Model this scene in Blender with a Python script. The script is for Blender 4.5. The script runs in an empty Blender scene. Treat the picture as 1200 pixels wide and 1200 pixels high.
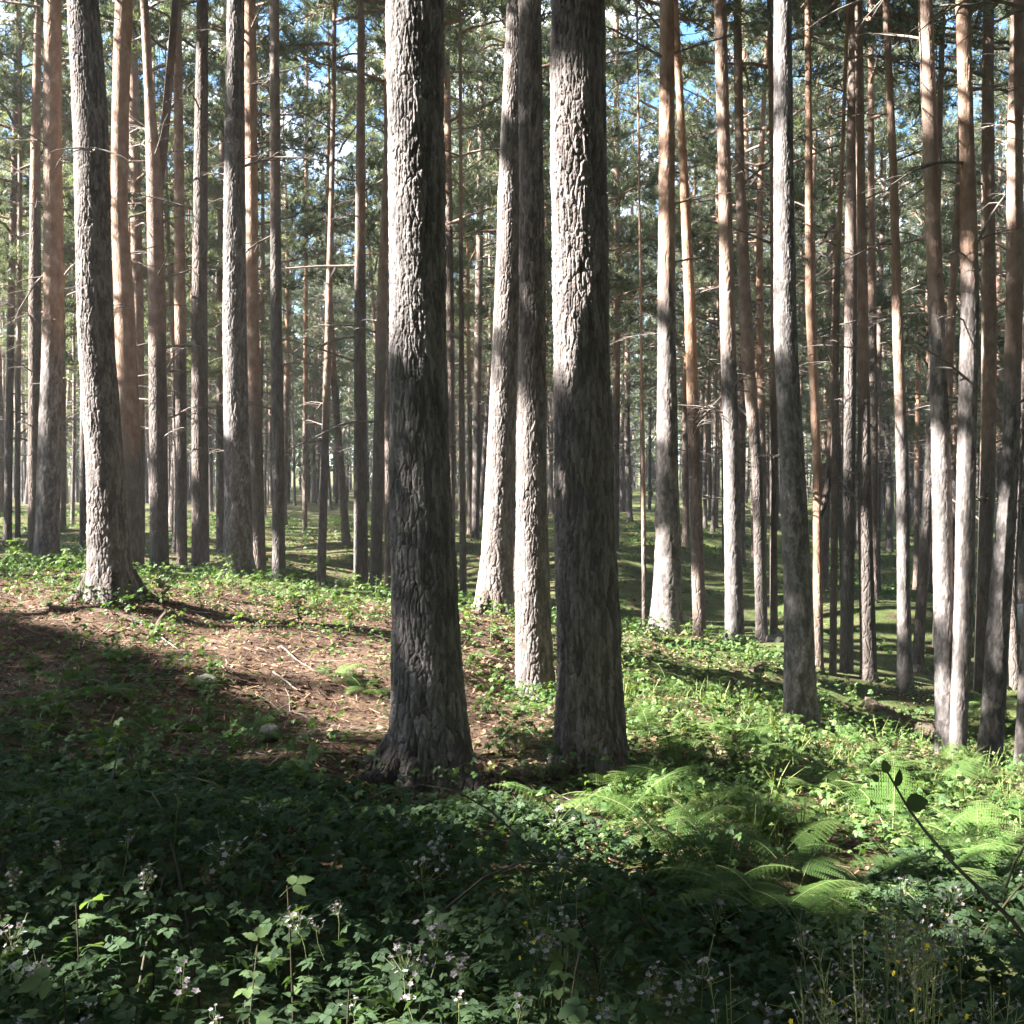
import bpy, math
import numpy as np
from mathutils import Vector, Matrix

rng = np.random.default_rng(11)
PI = math.pi
F = 1230.0            # focal length of the camera in units of a 1200 wide frame
CZ = 1.58             # eye height
SUN_EL, SUN_AZ = math.radians(36), math.radians(11)

scene = bpy.context.scene
COL = scene.collection

# ----------------------------------------------------------------------------------------------
# helpers
# ----------------------------------------------------------------------------------------------
class Geo:
    """collects vertices and faces of one mesh"""
    def __init__(s):
        s.V = []; s.F = {}; s.n = 0; s.A = {}
    def add(s, V, faces, mat=0, **attr):
        V = np.asarray(V, float).reshape(-1, 3)
        if not isinstance(faces, (list, tuple)): faces = [faces]
        for f in faces:
            f = np.asarray(f, np.int64)
            if f.size: s.F.setdefault((f.shape[1], mat), []).append(f + s.n)
        for k in set(attr) | set(s.A):
            L = s.A.setdefault(k, [np.zeros(s.n)] if s.n else [])
            v = attr.get(k, 0.0)
            L.append(np.broadcast_to(np.asarray(v, float), (len(V),)).copy())
        s.V.append(V); s.n += len(V)
    def mesh(s, name, mats, smooth=True, flip=False):
        me = bpy.data.meshes.new(name)
        V = np.concatenate(s.V)
        me.vertices.add(len(V)); me.vertices.foreach_set('co', V.ravel())
        loops, starts, midx, p = [], [], [], 0
        for (k, m), fl in s.F.items():
            f = np.concatenate(fl)
            loops.append(f.ravel()); starts.append(p + np.arange(len(f)) * k)
            midx.append(np.full(len(f), m)); p += f.size
        loops = np.concatenate(loops); starts = np.concatenate(starts); midx = np.concatenate(midx)
        me.loops.add(len(loops)); me.loops.foreach_set('vertex_index', loops.astype(np.int32))
        me.polygons.add(len(starts)); me.polygons.foreach_set('loop_start', starts.astype(np.int32))
        me.polygons.foreach_set('material_index', midx.astype(np.int32))
        me.polygons.foreach_set('use_smooth', np.full(len(starts), bool(smooth)))
        for m in mats: me.materials.append(m)
        for k, L in s.A.items():
            a = me.attributes.new(k, 'FLOAT', 'POINT'); a.data.foreach_set('value', np.concatenate(L).astype(np.float32))
        me.update(calc_edges=True)
        return me

def link(name, data, parent=None, loc=(0, 0, 0), rot=(0, 0, 0), scale=(1, 1, 1)):
    o = bpy.data.objects.new(name, data); COL.objects.link(o)
    o.location = loc; o.rotation_euler = rot; o.scale = scale
    if parent is not None: o.parent = parent
    return o

def tag(o, label=None, cat=None, group=None, kind=None):
    if label: o['label'] = label
    if cat: o['category'] = cat
    if group: o['group'] = group
    if kind: o['kind'] = kind
    return o

def thing(name, label, cat, loc, rotz=0, group=None, scale=1.0):
    o = link(name, None, None, loc, (0, 0, rotz), (scale,) * 3)
    o.empty_display_size = 0.1
    return tag(o, label, cat, group)

def copy_tree(o, parent=None):
    c = o.copy(); COL.objects.link(c)
    if parent is not None:
        c.parent = parent
    for ch in list(o.children): copy_tree(ch, c)
    return c

def smooth(a, b, x):
    t = np.clip((np.asarray(x, float) - a) / (b - a), 0, 1); return t * t * (3 - 2 * t)

def vnoise2(x, y, seed=0, per=0):
    """value noise in 2-D, periodic in x when per > 0"""
    r = np.random.default_rng(seed).random((257, 257))
    xi = np.floor(x).astype(int); yi = np.floor(y).astype(int)
    fx = x - xi; fy = y - yi
    fx = fx * fx * (3 - 2 * fx); fy = fy * fy * (3 - 2 * fy)
    x0 = xi % per if per else xi % 257; x1 = (xi + 1) % per if per else (xi + 1) % 257
    y0 = yi % 257; y1 = (yi + 1) % 257
    return (r[x0, y0] * (1 - fx) + r[x1, y0] * fx) * (1 - fy) + (r[x0, y1] * (1 - fx) + r[x1, y1] * fx) * fy

def fbm(x, y, seed=0, octv=4):
    s = 0; a = .5
    for o in range(octv):
        s = s + a * vnoise2(x * 2 ** o + 17.3 * o, y * 2 ** o + 5.1 * o, seed + o); a *= .5
    return s / (1 - .5 ** octv)

def tube(path, rad, sides=6, cap=True, twist=0.0):
    P = np.asarray(path, float); R = np.broadcast_to(np.asarray(rad, float), (len(P),))
    T = np.gradient(P, axis=0); T /= np.linalg.norm(T, axis=1)[:, None] + 1e-9
    ref = np.where(np.abs(T[:, 2:3]) > .9, np.array([[1., 0, 0]]), np.array([[0, 0, 1.]]))
    if np.abs(T[:, 2]).mean() > .6: ref = np.repeat([[1., 0, 0]], len(P), 0)
    else: ref = np.repeat([[0, 0, 1.]], len(P), 0)
    A = np.cross(T, ref); A /= np.linalg.norm(A, axis=1)[:, None] + 1e-9
    B = np.cross(T, A)
    th = np.arange(sides) / sides * 2 * PI
    V = P[:, None] + R[:, None, None] * (np.cos(th)[None, :, None] * A[:, None] + np.sin(th)[None, :, None] * B[:, None])
    k = len(P); i = np.arange(k - 1)[:, None] * sides; j = np.arange(sides)[None]; j2 = (j + 1) % sides
    Fq = np.stack([i + j, i + j2, i + sides + j2, i + sides + j], -1).reshape(-1, 4)
    return V.reshape(-1, 3), Fq

def frames(axis, roll):
    """rotation matrices whose local Z is `axis` (N,3), rolled by `roll`"""
    Z = axis / (np.linalg.norm(axis, axis=1)[:, None] + 1e-9)
    ref = np.where(np.abs(Z[:, 2:3]) > .95, np.array([[1., 0, 0]]), np.array([[0, 0, 1.]]))
    X = np.cross(ref, Z); X /= np.linalg.norm(X, axis=1)[:, None] + 1e-9
    Y = np.cross(Z, X)
    c = np.cos(roll)[:, None]; s = np.sin(roll)[:, None]
    return np.stack([X * c + Y * s, -X * s + Y * c, Z], -1)     # columns are the local axes

def replicate(Tv, Tf, M, O):
    N = len(O); n = len(Tv)
    V = np.einsum('nij,vj->nvi', M, Tv) + O[:, None]
    fs = []
    for f in (Tf if isinstance(Tf, list) else [Tf]):
        fs.append((f[None] + (np.arange(N) * n)[:, None, None]).reshape(-1, f.shape[1]))
    return V.reshape(-1, 3), fs

def px(x, y, Y):
    return np.array([(x - 600) / F * Y, Y, CZ + (600 - y) / F * Y])

# ----------------------------------------------------------------------------------------------
# materials
# ----------------------------------------------------------------------------------------------
class NT:
    def __init__(s, name):
        s.m = bpy.data.materials.new(name); s.m.use_nodes = True
        s.t = s.m.node_tree; s.t.nodes.clear()
        s.out = s.n('ShaderNodeOutputMaterial')
    def n(s, typ, **kw):
        nd = s.t.nodes.new(typ)
        for k, v in kw.items():
            if k.startswith('i_'):
                key = k[2:].replace('_', ' ')
                nd.inputs[key].default_value = v
            else: setattr(nd, k, v)
        return nd
    def l(s, a, b): s.t.links.new(a, b)
    def noise(s, vec, scale, detail=4, rough=.55):
        nd = s.n('ShaderNodeTexNoise'); nd.inputs['Scale'].default_value = scale
        nd.inputs['Detail'].default_value = detail; nd.inputs['Roughness'].default_value = rough
        if vec is not None: s.l(vec, nd.inputs['Vector'])
        return nd.outputs['Fac']
    def ramp(s, fac, stops):
        nd = s.n('ShaderNodeValToRGB'); r = nd.color_ramp
        while len(r.elements) < len(stops): r.elements.new(.5)
        for e, (p, c) in zip(r.elements, stops): e.position = p; e.color = (*c, 1) if len(c) == 3 else c
        s.l(fac, nd.inputs['Fac']); return nd.outputs['Color']
    def mix(s, fac, a, b, typ='MIX'):
        nd = s.n('ShaderNodeMix', data_type='RGBA', blend_type=typ)
        for v, k in ((fac, 0), (a, 6), (b, 7)):
            if hasattr(v, 'is_output'): s.l(v, nd.inputs[k])
            elif k == 0: nd.inputs[k].default_value = v
            else: nd.inputs[k].default_value = (*v, 1)
        return nd.outputs[2]
    def math(s, op, a, b=0.0):
        nd = s.n('ShaderNodeMath', operation=op)
        for v, k in ((a, 0), (b, 1)):
            if hasattr(v, 'is_output'): s.l(v, nd.inputs[k])
            else: nd.inputs[k].default_value = v
        return nd.outputs[0]
    def attr(s, name):
        nd = s.n('ShaderNodeAttribute', attribute_name=name); return nd.outputs['Fac']
    def coord(s, scale=(1, 1, 1), kind='Object'):
        tc = s.n('ShaderNodeTexCoord'); mp = s.n('ShaderNodeMapping'); mp.inputs['Scale'].default_value = scale
        s.l(tc.outputs[kind], mp.inputs['Vector']); return mp.outputs['Vector']
    def principled(s, col, rough=.8, spec=.3, normal=None):
        b = s.n('ShaderNodeBsdfPrincipled')
        if hasattr(col, 'is_output'): s.l(col, b.inputs['Base Color'])
        else: b.inputs['Base Color'].default_value = (*col, 1)
        b.inputs['Roughness'].default_value = rough
        b.inputs['Specular IOR Level'].default_value = spec
        if normal is not None: s.l(normal, b.inputs['Normal'])
        return b
    def bump(s, h, dist, strength=1.0):
        nd = s.n('ShaderNodeBump'); nd.inputs['Distance'].default_value = dist; nd.inputs['Strength'].default_value = strength
        s.l(h, nd.inputs['Height']); return nd.outputs['Normal']
    def surface(s, sh): s.l(sh, s.out.inputs['Surface']); return s.m

def bark_material(name, near):
    n = NT(name)
    co = n.coord(); cz = n.coord((1, 1, .33))
    if near:
        h = n.math('ADD', n.noise(n.coord((1, 1, .5)), 90, 5, .65), n.math('MULTIPLY', n.noise(co, 28, 4), 1.2))
        nrm = n.bump(h, .006, .8)
    else:
        v = n.n('ShaderNodeTexVoronoi', feature='DISTANCE_TO_EDGE'); v.inputs['Scale'].default_value = 17
        wv = n.n('ShaderNodeVectorMath', operation='ADD')
        nz = n.n('ShaderNodeTexNoise'); nz.inputs['Scale'].default_value = 9; n.l(cz, nz.inputs['Vector'])
        sc = n.n('ShaderNodeVectorMath', operation='SCALE'); n.l(nz.outputs['Color'], sc.inputs[0]); sc.inputs['Scale'].default_value = .12
        n.l(cz, wv.inputs[0]); n.l(sc.outputs[0], wv.inputs[1]); n.l(wv.outputs[0], v.inputs['Vector'])
        e = n.math('MINIMUM', n.math('MULTIPLY', v.outputs['Distance'], 5), 1.0)
        rough = n.math('SUBTRACT', 1.25, n.attr('orange'))
        h = n.math('ADD', n.math('MULTIPLY', e, rough), n.math('MULTIPLY', n.noise(co, 40, 4), .7))
        nrm = n.bump(h, .012, .9)
    grey = n.ramp(n.math('ADD', n.math('MULTIPLY', n.noise(cz, 14, 5, .65), .65), n.math('MULTIPLY', n.attr('tone'), .5)),
                  [(.28, (.062, .053, .049)), (.52, (.112, .096, .089)), (.8, (.225, .195, .18))] if near else
                  [(.3, (.058, .046, .039)), (.55, (.12, .094, .08)), (.85, (.24, .195, .17))])
    ora = n.ramp(n.noise(n.coord((1, 1, .6)), 8, 5, .6), [(.25, (.17, .10, .07)), (.5, (.265, .168, .12)), (.75, (.38, .28, .22))])
    # flaking: edge of the orange zone is broken by noise
    f = n.math('ADD', n.attr('orange'), n.math('MULTIPLY', n.math('SUBTRACT', n.noise(n.coord((1, 1, .5)), 5, 5), .5), .9))
    f = n.math('MULTIPLY', f, n.math('GREATER_THAN', n.attr('orange'), .02))
    fr = n.n('ShaderNodeMapRange'); n.l(f, fr.inputs['Value']); fr.inputs['From Min'].default_value = .25; fr.inputs['From Max'].default_value = .75
    col = n.mix(fr.outputs[0], grey, ora)
    # lichen and moss flecks
    lf = n.math('GREATER_THAN', n.noise(co, 6, 6, .7), .66)
    col = n.mix(n.math('MULTIPLY', lf, .35), col, (.25, .26, .2))
    oi = n.n('ShaderNodeObjectInfo')
    hs = n.n('ShaderNodeHueSaturation'); n.l(col, hs.inputs['Color'])
    n.l(n.math('ADD', n.math('MULTIPLY', oi.outputs['Random'], .1 if near else .45), 1.02 if near else .82), hs.inputs['Value']); n.l(n.math('ADD', n.math('MULTIPLY', oi.outputs['Random'], .5), .65), hs.inputs['Saturation'])
    return n.surface(n.principled(hs.outputs[0], .9, .15, nrm).outputs[0])

def leaf_material(name, c0, c1, c2, trans=.35, rough=.55, spec=.35, tcol=None, scale=6):
    """tint attribute 0..1 runs c0 > c1 > c2"""
    n = NT(name)
    oi = n.n('ShaderNodeObjectInfo')
    t = n.math('ADD', n.attr('tint'), n.math('MULTIPLY', n.math('SUBTRACT', oi.outputs['Random'], .5), .3))
    col = n.ramp(t, [(0.0, c0), (.5, c1), (1.0, c2)])
    b = n.principled(col, rough, spec)
    tr = n.n('ShaderNodeBsdfTranslucent')
    n.l(n.mix(1.0, col, tcol or (1.15, 1.25, .5), 'MULTIPLY'), tr.inputs['Color'])
    mx = n.n('ShaderNodeMixShader'); mx.inputs['Fac'].default_value = trans
    n.l(b.outputs[0], mx.inputs[1]); n.l(tr.outputs[0], mx.inputs[2])
    return n.surface(mx.outputs[0])

M = {}
M['bark_near'] = bark_material('plated_pine_bark', True)
M['bark'] = bark_material('pine_bark', False)
M['needles'] = leaf_material('pine_needles', (.08, .10, .078), (.17, .185, .145), (.29, .29, .22), .42, .5, .4)
M['bramble'] = leaf_material('bramble_leaf', (.042, .070, .036), (.066, .108, .050), (.125, .175, .068), .4, .7, .12)
M['fern'] = leaf_material('fern_green', (.040, .085, .026), (.07, .14, .03), (.135, .215, .042), .42, .6, .25)
M['herb'] = leaf_material('herb_leaf', (.04, .085, .026), (.085, .15, .042), (.18, .235, .075), .36, .55, .3)
M['grass'] = leaf_material('grass_blade', (.055, .09, .024), (.12, .16, .04), (.26, .26, .09), .35, .6, .25)
M['dry'] = leaf_material('dry_litter', (.10, .055, .035), (.21, .13, .08), (.38, .27, .17), .1, .8, .15, (1, .9, .7))
M['petal'] = leaf_material('blossom_petal', (.20, .17, .17), (.29, .26, .265), (.42, .39, .39), .3, .6, .2, (1, .95, .95))
M['yellow'] = leaf_material('yellow_petal', (.6, .45, .03), (.75, .6, .04), (.8, .7, .1), .3, .6, .2, (1, .9, .3))

def simple(name, stops, scale, rough=.85, bump=.01, bscale=30, zs=1.0):
    n = NT(name)
    c = n.ramp(n.noise(n.coord((1, 1, zs)), scale, 6, .6), stops)
    return n.surface(n.principled(c, rough, .2, n.bump(n.noise(n.coord((1, 1, zs)), bscale, 6, .65), bump)).outputs[0])
M['cane'] = simple('bramble_cane', [(.3, (.035, .028, .018)), (.7, (.065, .055, .03))], 20, .6, .001)
M['deadwood'] = simple('dead_twig', [(.3, (.10, .08, .07)), (.7, (.24, .2, .17))], 12, .9, .004, 60, .4)
M['log'] = simple('rotten_log', [(.3, (.06, .045, .035)), (.7, (.15, .11, .08))], 7, .95, .02, 25, 1)
M['rock'] = simple('mossy_granite', [(.35, (.05, .055, .035)), (.5, (.10, .097, .08)), (.7, (.19, .18, .16))], 7, .9, .03, 14)
M['pale_rock'] = simple('pale_granite', [(.3, (.26, .25, .23)), (.7, (.45, .43, .40))], 5, .9, .03, 14)
M['stem'] = simple('green_stem', [(.3, (.1, .14, .05)), (.7, (.2, .22, .09))], 10, .6, .001)

# ground: pine litter, moss and bare soil
n = NT('forest_floor')
co = n.coord()
litter = n.ramp(n.noise(co, 26, 8, .7), [(.3, (.04, .027, .02)), (.48, (.10, .067, .047)), (.62, (.18, .125, .09)), (.8, (.34, .26, .195))])
patch = n.ramp(n.noise(co, 2.2, 5, .6), [(.35, (.55, .5, .5)), (.65, (1.1, 1.05, 1.0))])
litter = n.mix(1.0, litter, patch, 'MULTIPLY')
moss = n.ramp(n.math('ADD', n.math('MULTIPLY', n.noise(co, 22, 8, .75), .6), n.math('MULTIPLY', n.noise(co, .9, 5, .65), .42)), [(.34, (.02, .034, .012)), (.48, (.055, .075, .024)), (.6, (.125, .14, .05)), (.74, (.26, .235, .12))])
g = n.math('ADD', n.attr('grassy'), n.math('MULTIPLY', n.math('SUBTRACT', n.noise(co, 3.5, 6, .65), .5), 1.6))
fr = n.n('ShaderNodeMapRange'); n.l(g, fr.inputs['Value']); fr.inputs['From Min'].default_value = .35; fr.inputs['From Max'].default_value = .65
col = n.mix(fr.outputs[0], litter, moss)
hh = n.math('ADD', n.noise(co, 14, 8, .7), n.math('MULTIPLY', n.noise(co, 70, 4, .7), .4))
M['ground'] = n.surface(n.principled(col, .95, .1, n.bump(hh, .03)).outputs[0])

# ----------------------------------------------------------------------------------------------
# measured trees: id -> Y, [(py, px, width)...] from base to frame top, height where bark turns orange
# ----------------------------------------------------------------------------------------------
T = {
 1: (27, [(632, 9, 9), (350, 12, 8), (200, 15, 7)], 5, 'thin orange-barked pine at the edge behind the left bank, leaning slightly right'),
 2: (25, [(650, 21, 6.5), (350, 22, 5.5), (0, 24, 4)], 4, 'pencil-thin brown pine between the edge and the pale slim left trunk'),
 3: (22, [(650, 40, 14), (350, 42, 14), (200, 43, 11), (0, 47, 7)], 7, 'slim pale sunlit pine with many bare twigs, beside a stouter pinkish trunk'),
 4: (17.3, [(652, 54, 28), (350, 63, 23), (100, 61, 20), (0, 62, 19)], 3.2, 'stout pinkish-brown pine on the left, bending at mid height, twigs at branch whorls'),
 5: (30, [(622, 73, 9), (350, 73, 8), (0, 76, 6)], 5, 'thin shaded pine half hidden behind the stout pinkish trunk'),
 6: (26, [(640, 98, 9), (350, 99, 8), (0, 101, 6)], 2.5, 'thin bright orange pine just left of the big leaning bank tree'),
 7: (10.2, [(702, 131, 57), (660, 128, 49), (550, 125, 43), (400, 115, 40), (130, 108, 40), (0, 99, 34)], 30, 'big grey plated pine leaning left on the sunlit bank, left side bright white'),
 8: (17, [(670, 156, 25), (500, 152, 25), (350, 146, 23), (260, 140, 19), (130, 141, 19), (0, 146, 21)], 1.6, 'wavy bright orange pine glowing in sun right behind the leaning bank tree'),
 9: (24, [(652, 163, 13), (350, 161, 13), (110, 156, 12), (0, 152, 10)], 2.5, 'straight orange pine directly right of the wavy glowing trunk'),
 10: (18.7, [(662, 187, 21), (350, 185, 20), (200, 183, 18), (120, 178, 11), (0, 172, 9)], 3.5, 'forked brown pine bristling with dead twigs, splitting into two stems high up'),
 11: (21, [(664, 213, 12), (390, 212, 13), (0, 209, 9)], 4, 'slim dark reddish pine in shade between the forked and the straight grey trunk'),
 12: (18.5, [(664, 235, 20), (350, 234, 18), (250, 235, 17), (0, 238, 13)], 30, 'straight smooth grey pine lit white halfway up, left of the dark thick trunk'),
 13: (28, [(645, 258, 9), (350, 257, 8), (0, 262, 6)], 4, 'thin dim pine in the gap left of the dark thick trunk'),
 14: (15.4, [(672, 279, 34), (550, 279, 30), (400, 275, 27), (130, 275, 22), (0, 277, 20)], 30, 'thick dark rough pine with pale lit patch, green shoot at its foot'),
 15: (17, [(682, 304, 17), (350, 297, 14), (0, 294, 14)], 2.5, 'reddish-brown pine touching the right side of the thick dark rough trunk'),
 16: (16.5, [(688, 327, 17), (350, 324, 13), (0, 323, 11)], 5.5, 'dark upright pine standing alone right of the reddish-brown trunk'),
 17: (19.5, [(692, 376, 11), (500, 382, 9), (350, 385, 8), (200, 388, 6)], 2.8, 'small orange-topped pine with pale dead side branches in a bright gap'),
 18: (35, [(626, 357, 6), (350, 358, 5), (0, 359, 4)], 4, 'very thin far pine in the bright gap left of the small branchy pine'),
 19: (18.5, [(686, 423, 17), (400, 422, 14), (0, 424, 8)], 5.5, 'brown pine with pale stub branches, left of the nearest grey trunk'),
 20: (17.7, [(693, 440, 16), (350, 447, 12), (100, 456, 7)], 4, 'brown pine leaning right to vanish behind the nearest grey trunk'),
 21: (21, [(691, 455, 9), (350, 455, 8), (0, 452, 7)], 9, 'thin pale pine peeking out along the left edge of the nearest grey trunk'),
 22: (24, [(692, 529, 10), (400, 528, 9), (0, 523, 7)], 9, 'bluish shaded pine peeking out right of the nearest grey trunk'),
 23: (18, [(709, 543, 9), (500, 541, 7), (300, 540, 5)], 6, 'slender dark pole-like pine right of the nearest grey trunk'),
 24: (32, [(625, 557, 9), (350, 561, 9), (0, 566, 6)], 3.5, 'far orange-brown pine in the gap left of the pale leaning trunk'),
 25: (12.6, [(714, 580, 44), (640, 583, 38), (550, 586, 33), (350, 594, 29), (200, 598, 26), (0, 606, 23)], 30, 'pale sunlit pine leaning right, its top passing behind a dark trunk'),
 26: (30, [(642, 721, 9), (350, 723, 8), (0, 722, 6)], 4, 'far pine close along the right edge of the dark right middle trunk'),
 27: (17, [(737, 755, 5.5), (560, 754, 5), (430, 752, 3)], 1.0, 'orange pencil-thin young stem just left of a stout pair of trunks'),
 28: (13.5, [(740, 780, 37), (640, 783, 31), (550, 782, 26), (350, 781, 20), (0, 782, 17)], 4.2, 'stout brown pine with light and dark bands, left of the leaning orange one'),
 29: (16, [(743, 820, 17), (350, 808, 13), (130, 797, 9), (0, 790, 8)], 3.2, 'slim pinkish pine leaning left behind the stout banded trunk'),
 30: (15.2, [(754, 861, 23), (550, 857, 19), (400, 852, 18), (200, 847, 15), (0, 841, 14)], 4.0, 'bright sunlit pine with orange top and pale base on the fern slope'),
 31: (18, [(751, 893, 15), (550, 887, 12), (400, 874, 16), (200, 866, 11), (0, 863, 9)], 3.5, 'orange-brown pine leaning left, right of the bright sunlit trunk'),
 32: (18.5, [(744, 907, 9), (350, 907, 8), (0, 902, 6)], 4, 'thin pine squeezed left of the tall dark-bottomed pale-topped trunk'),
 33: (10.3, [(859, 938, 39), (700, 935, 33), (500, 926, 28), (400, 921, 27), (200, 921, 23), (0, 922, 21)], 30, 'smooth pine with brilliant white upper trunk and dark lower trunk among ferns'),
 34: (16, [(784, 959, 12), (550, 957, 10), (350, 947, 10), (150, 945, 8)], 0.6, 'thin vivid orange pine with a dark low side limb'),
 35: (15.5, [(791, 976, 9), (350, 979, 7), (250, 983, 5)], 6, 'dark pole-thin pine right of the vivid orange one'),
 36: (16.5, [(792, 992, 15), (350, 996, 15), (0, 999, 9)], 5, 'dark brown pine, left one of a tight pair rising to orange tops'),
 37: (15.5, [(799, 1018, 20), (600, 1013, 16), (350, 1012, 11), (0, 1008, 9)], 4, 'black-shaded thick-footed pine, right one of a tight pair'),
 38: (22, [(706, 1025, 10), (350, 1022, 9), (0, 1019, 6)], 6, 'slim pinkish lit pine behind the right side of the tight pair'),
 39: (15, [(815, 1061, 19), (700, 1058, 15), (550, 1056, 14), (400, 1051, 12), (200, 1046, 9), (0, 1036, 8)], 3.6, 'curved pine with broad pale foot standing on a needle mound'),
 40: (17, [(787, 1075, 13), (650, 1083, 12), (540, 1090, 11), (300, 1098, 8)], 5, 'dark pine leaning right, crossing behind two close trunks'),
 41: (12.4, [(899, 1109, 24), (700, 1106, 23), (550, 1104, 22), (400, 1099, 18), (200, 1092, 17), (0, 1085, 16)], 5, 'brown pine leaning left with barred light, left one of a crossing pair'),
 42: (12.1, [(905, 1121, 19), (700, 1129, 22), (550, 1133, 21), (350, 1141, 21), (200, 1141, 18), (0, 1136, 17)], 5.5, 'pale grey pine dappled with light, right one of a crossing pair'),
 43: (19, [(760, 1098, 11), (400, 1112, 10), (230, 1121, 8), (0, 1130, 6)], 2.5, 'reddish thin pine leaning right between the two crossing trunks'),
 44: (17, [(829, 1147, 13), (700, 1152, 16), (550, 1157, 17), (400, 1160, 17), (0, 1158, 12)], 3.6, 'flaky orange pine behind and between two grey trunks at the right'),
 45: (13, [(899, 1160, 27), (700, 1170, 25), (550, 1181, 19), (350, 1186, 19), (0, 1188, 15)], 4.5, 'pine leaning right with black shaded foot, near the right edge'),
 46: (18, [(808, 1190, 14), (690, 1185, 11), (500, 1196, 9)], 5, 'bent pale pine foot showing beside the black shaded trunk'),
 47: (11, [(920, 1201, 26), (780, 1206, 22), (400, 1228, 18), (0, 1240, 15)], 30, 'pale sunlit pine cut off by the right edge of the view'),
 100: (6.4, [(922, 507, 100), (860, 503, 90), (700, 498, 79), (500, 493, 68), (400, 491, 65), (130, 490, 64), (0, 490, 65)], 30, 'thick grey pine with deep plated bark, nearest trunk, roots flaring left'),
 101: (6.75, [(908, 693, 82), (800, 690, 77), (600, 685, 70), (400, 681, 66), (200, 678, 65), (0, 678, 65)], 30, 'thick shadowed pine with a bright diagonal light patch, ferns at its foot'),
 102: (9.6, [(824, 627, 45), (700, 624, 41), (500, 622, 34), (400, 624, 31), (200, 622, 28), (0, 620, 25)], 30, 'dark pine with sunlit peeling lower bark between two thicker trunks'),
}
LEANY = {102: -.045, 33: .015, 100: -.045, 101: .0}

# ----------------------------------------------------------------------------------------------
# ground height field
# ----------------------------------------------------------------------------------------------
ctrl = []
for k, (Y, pts, _, _) in T.items():
    p = px(pts[0][1], pts[0][0], Y); ctrl.append((*p, 1.0))
for (x, y, Y) in [(0, 1000, 4.6), (150, 960, 4.9), (0, 800, 7.6), (0, 722, 9.4), (200, 760, 8.8), (300, 740, 9.8), (300, 880, 6.2), (400, 770, 9.2),
                  (400, 850, 7.3), (450, 715, 12), (350, 705, 12), (200, 685, 12), (50, 668, 12.5), (560, 860, 7.6), (550, 760, 10.2), (640, 760, 11.5),
                  (800, 830, 8.6), (760, 900, 7.0), (800, 1000, 4.6), (1000, 1000, 5.2), (1000, 880, 9), (1180, 1000, 5.8), (1100, 950, 8.2),
                  (850, 770, 12.5), (700, 740, 12.5), (1190, 740, 30), (1050, 690, 30), (1180, 690, 38)]:
    ctrl.append((*px(x, y, Y), 1.0))
for p in [(0, 0, 0), (-2, 1, .05), (2, 1, -.05), (0, 2.5, 0), (0, 4, 0), (-2, 3, .1), (2, 3, -.05), (-6, 2, .4), (6, 2, -.4), (0, -6, 0), (-8, -6, .4), (8, -6, -.4),
          (-14, 10, 1.2), (-20, 0, 1.2), (14, 10, -1.9), (20, 0, -1.6), (-14, 26, 1.0), (-20, 40, 1.4), (-8, 40, 1.1), (0, 32, .5), (4, 40, .9), (0, 50, 1.4), (15, 30, -1.4),
          (18, 45, -.2), (10, 60, 1.5), (30, 60, 1.2), (-30, 60, 2), (0, 80, 2.2), (40, 90, 2.6), (-40, 90, 2.6), (0, 130, 4), (60, 140, 4.5), (-60, 140, 4.5), (0, 200, 8), (-110, 200, 8), (110, 200, 8), (0, 300, 14), (-150, 300, 14), (150, 300, 14), (0, -40, -1), (-60, 20, 3), (60, 20, -3)]:
    ctrl.append((*p, 1.0))
ctrl = np.array(ctrl)
_h = np.maximum(.75, .17 * np.hypot(ctrl[:, 0], ctrl[:, 1]))
def gz(x, y):
    x = np.asarray(x, float); y = np.asarray(y, float); sh = np.broadcast(x, y).shape
    x = np.broadcast_to(x, sh).ravel(); y = np.broadcast_to(y, sh).ravel()
    out = np.empty(len(x))
    for s in range(0, len(x), 20000):
        a = x[s:s + 20000, None]; b = y[s:s + 20000, None]
        d2 = ((a - ctrl[None, :, 0]) ** 2 + (b - ctrl[None, :, 1]) ** 2) / _h[None] ** 2
        w = 1.0 / (d2 + .08) ** 2 / _h[None] ** .5
        out[s:s + 20000] = (w * ctrl[None, :, 2]).sum(1) / w.sum(1)
    xx = x; yy = y
    out = out + .34 * smooth(13, 20, yy) * (fbm(xx * .42 + 20, yy * .42 + 20, 8, 3) - .5) + .10 * (fbm(xx * .9 + 50, yy * .9 + 50, 3, 3) - .5) + .035 * (fbm(xx * 5 + 90, yy * 5 + 90, 5, 3) - .5)
    return out.reshape(sh) if sh else float(out[0])

def ground_hit(pxx, pyy, lo=1.5, hi=70.0, lift=0.0):
    """first meeting of the sight line through (pxx, pyy) with the ground, numeric"""
    Ys = np.geomspace(lo, hi, 260)
    pts = np.array([px(pxx, pyy, Y) for Y in Ys])
    d = pts[:, 2] - gz(pts[:, 0], pts[:, 1]) - lift
    i = np.argmax(d < 0)
    if d[i] >= 0: return None
    if i == 0: return pts[0]
    t = d[i - 1] / (d[i - 1] - d[i]); return pts[i - 1] * (1 - t) + pts[i] * t

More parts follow.
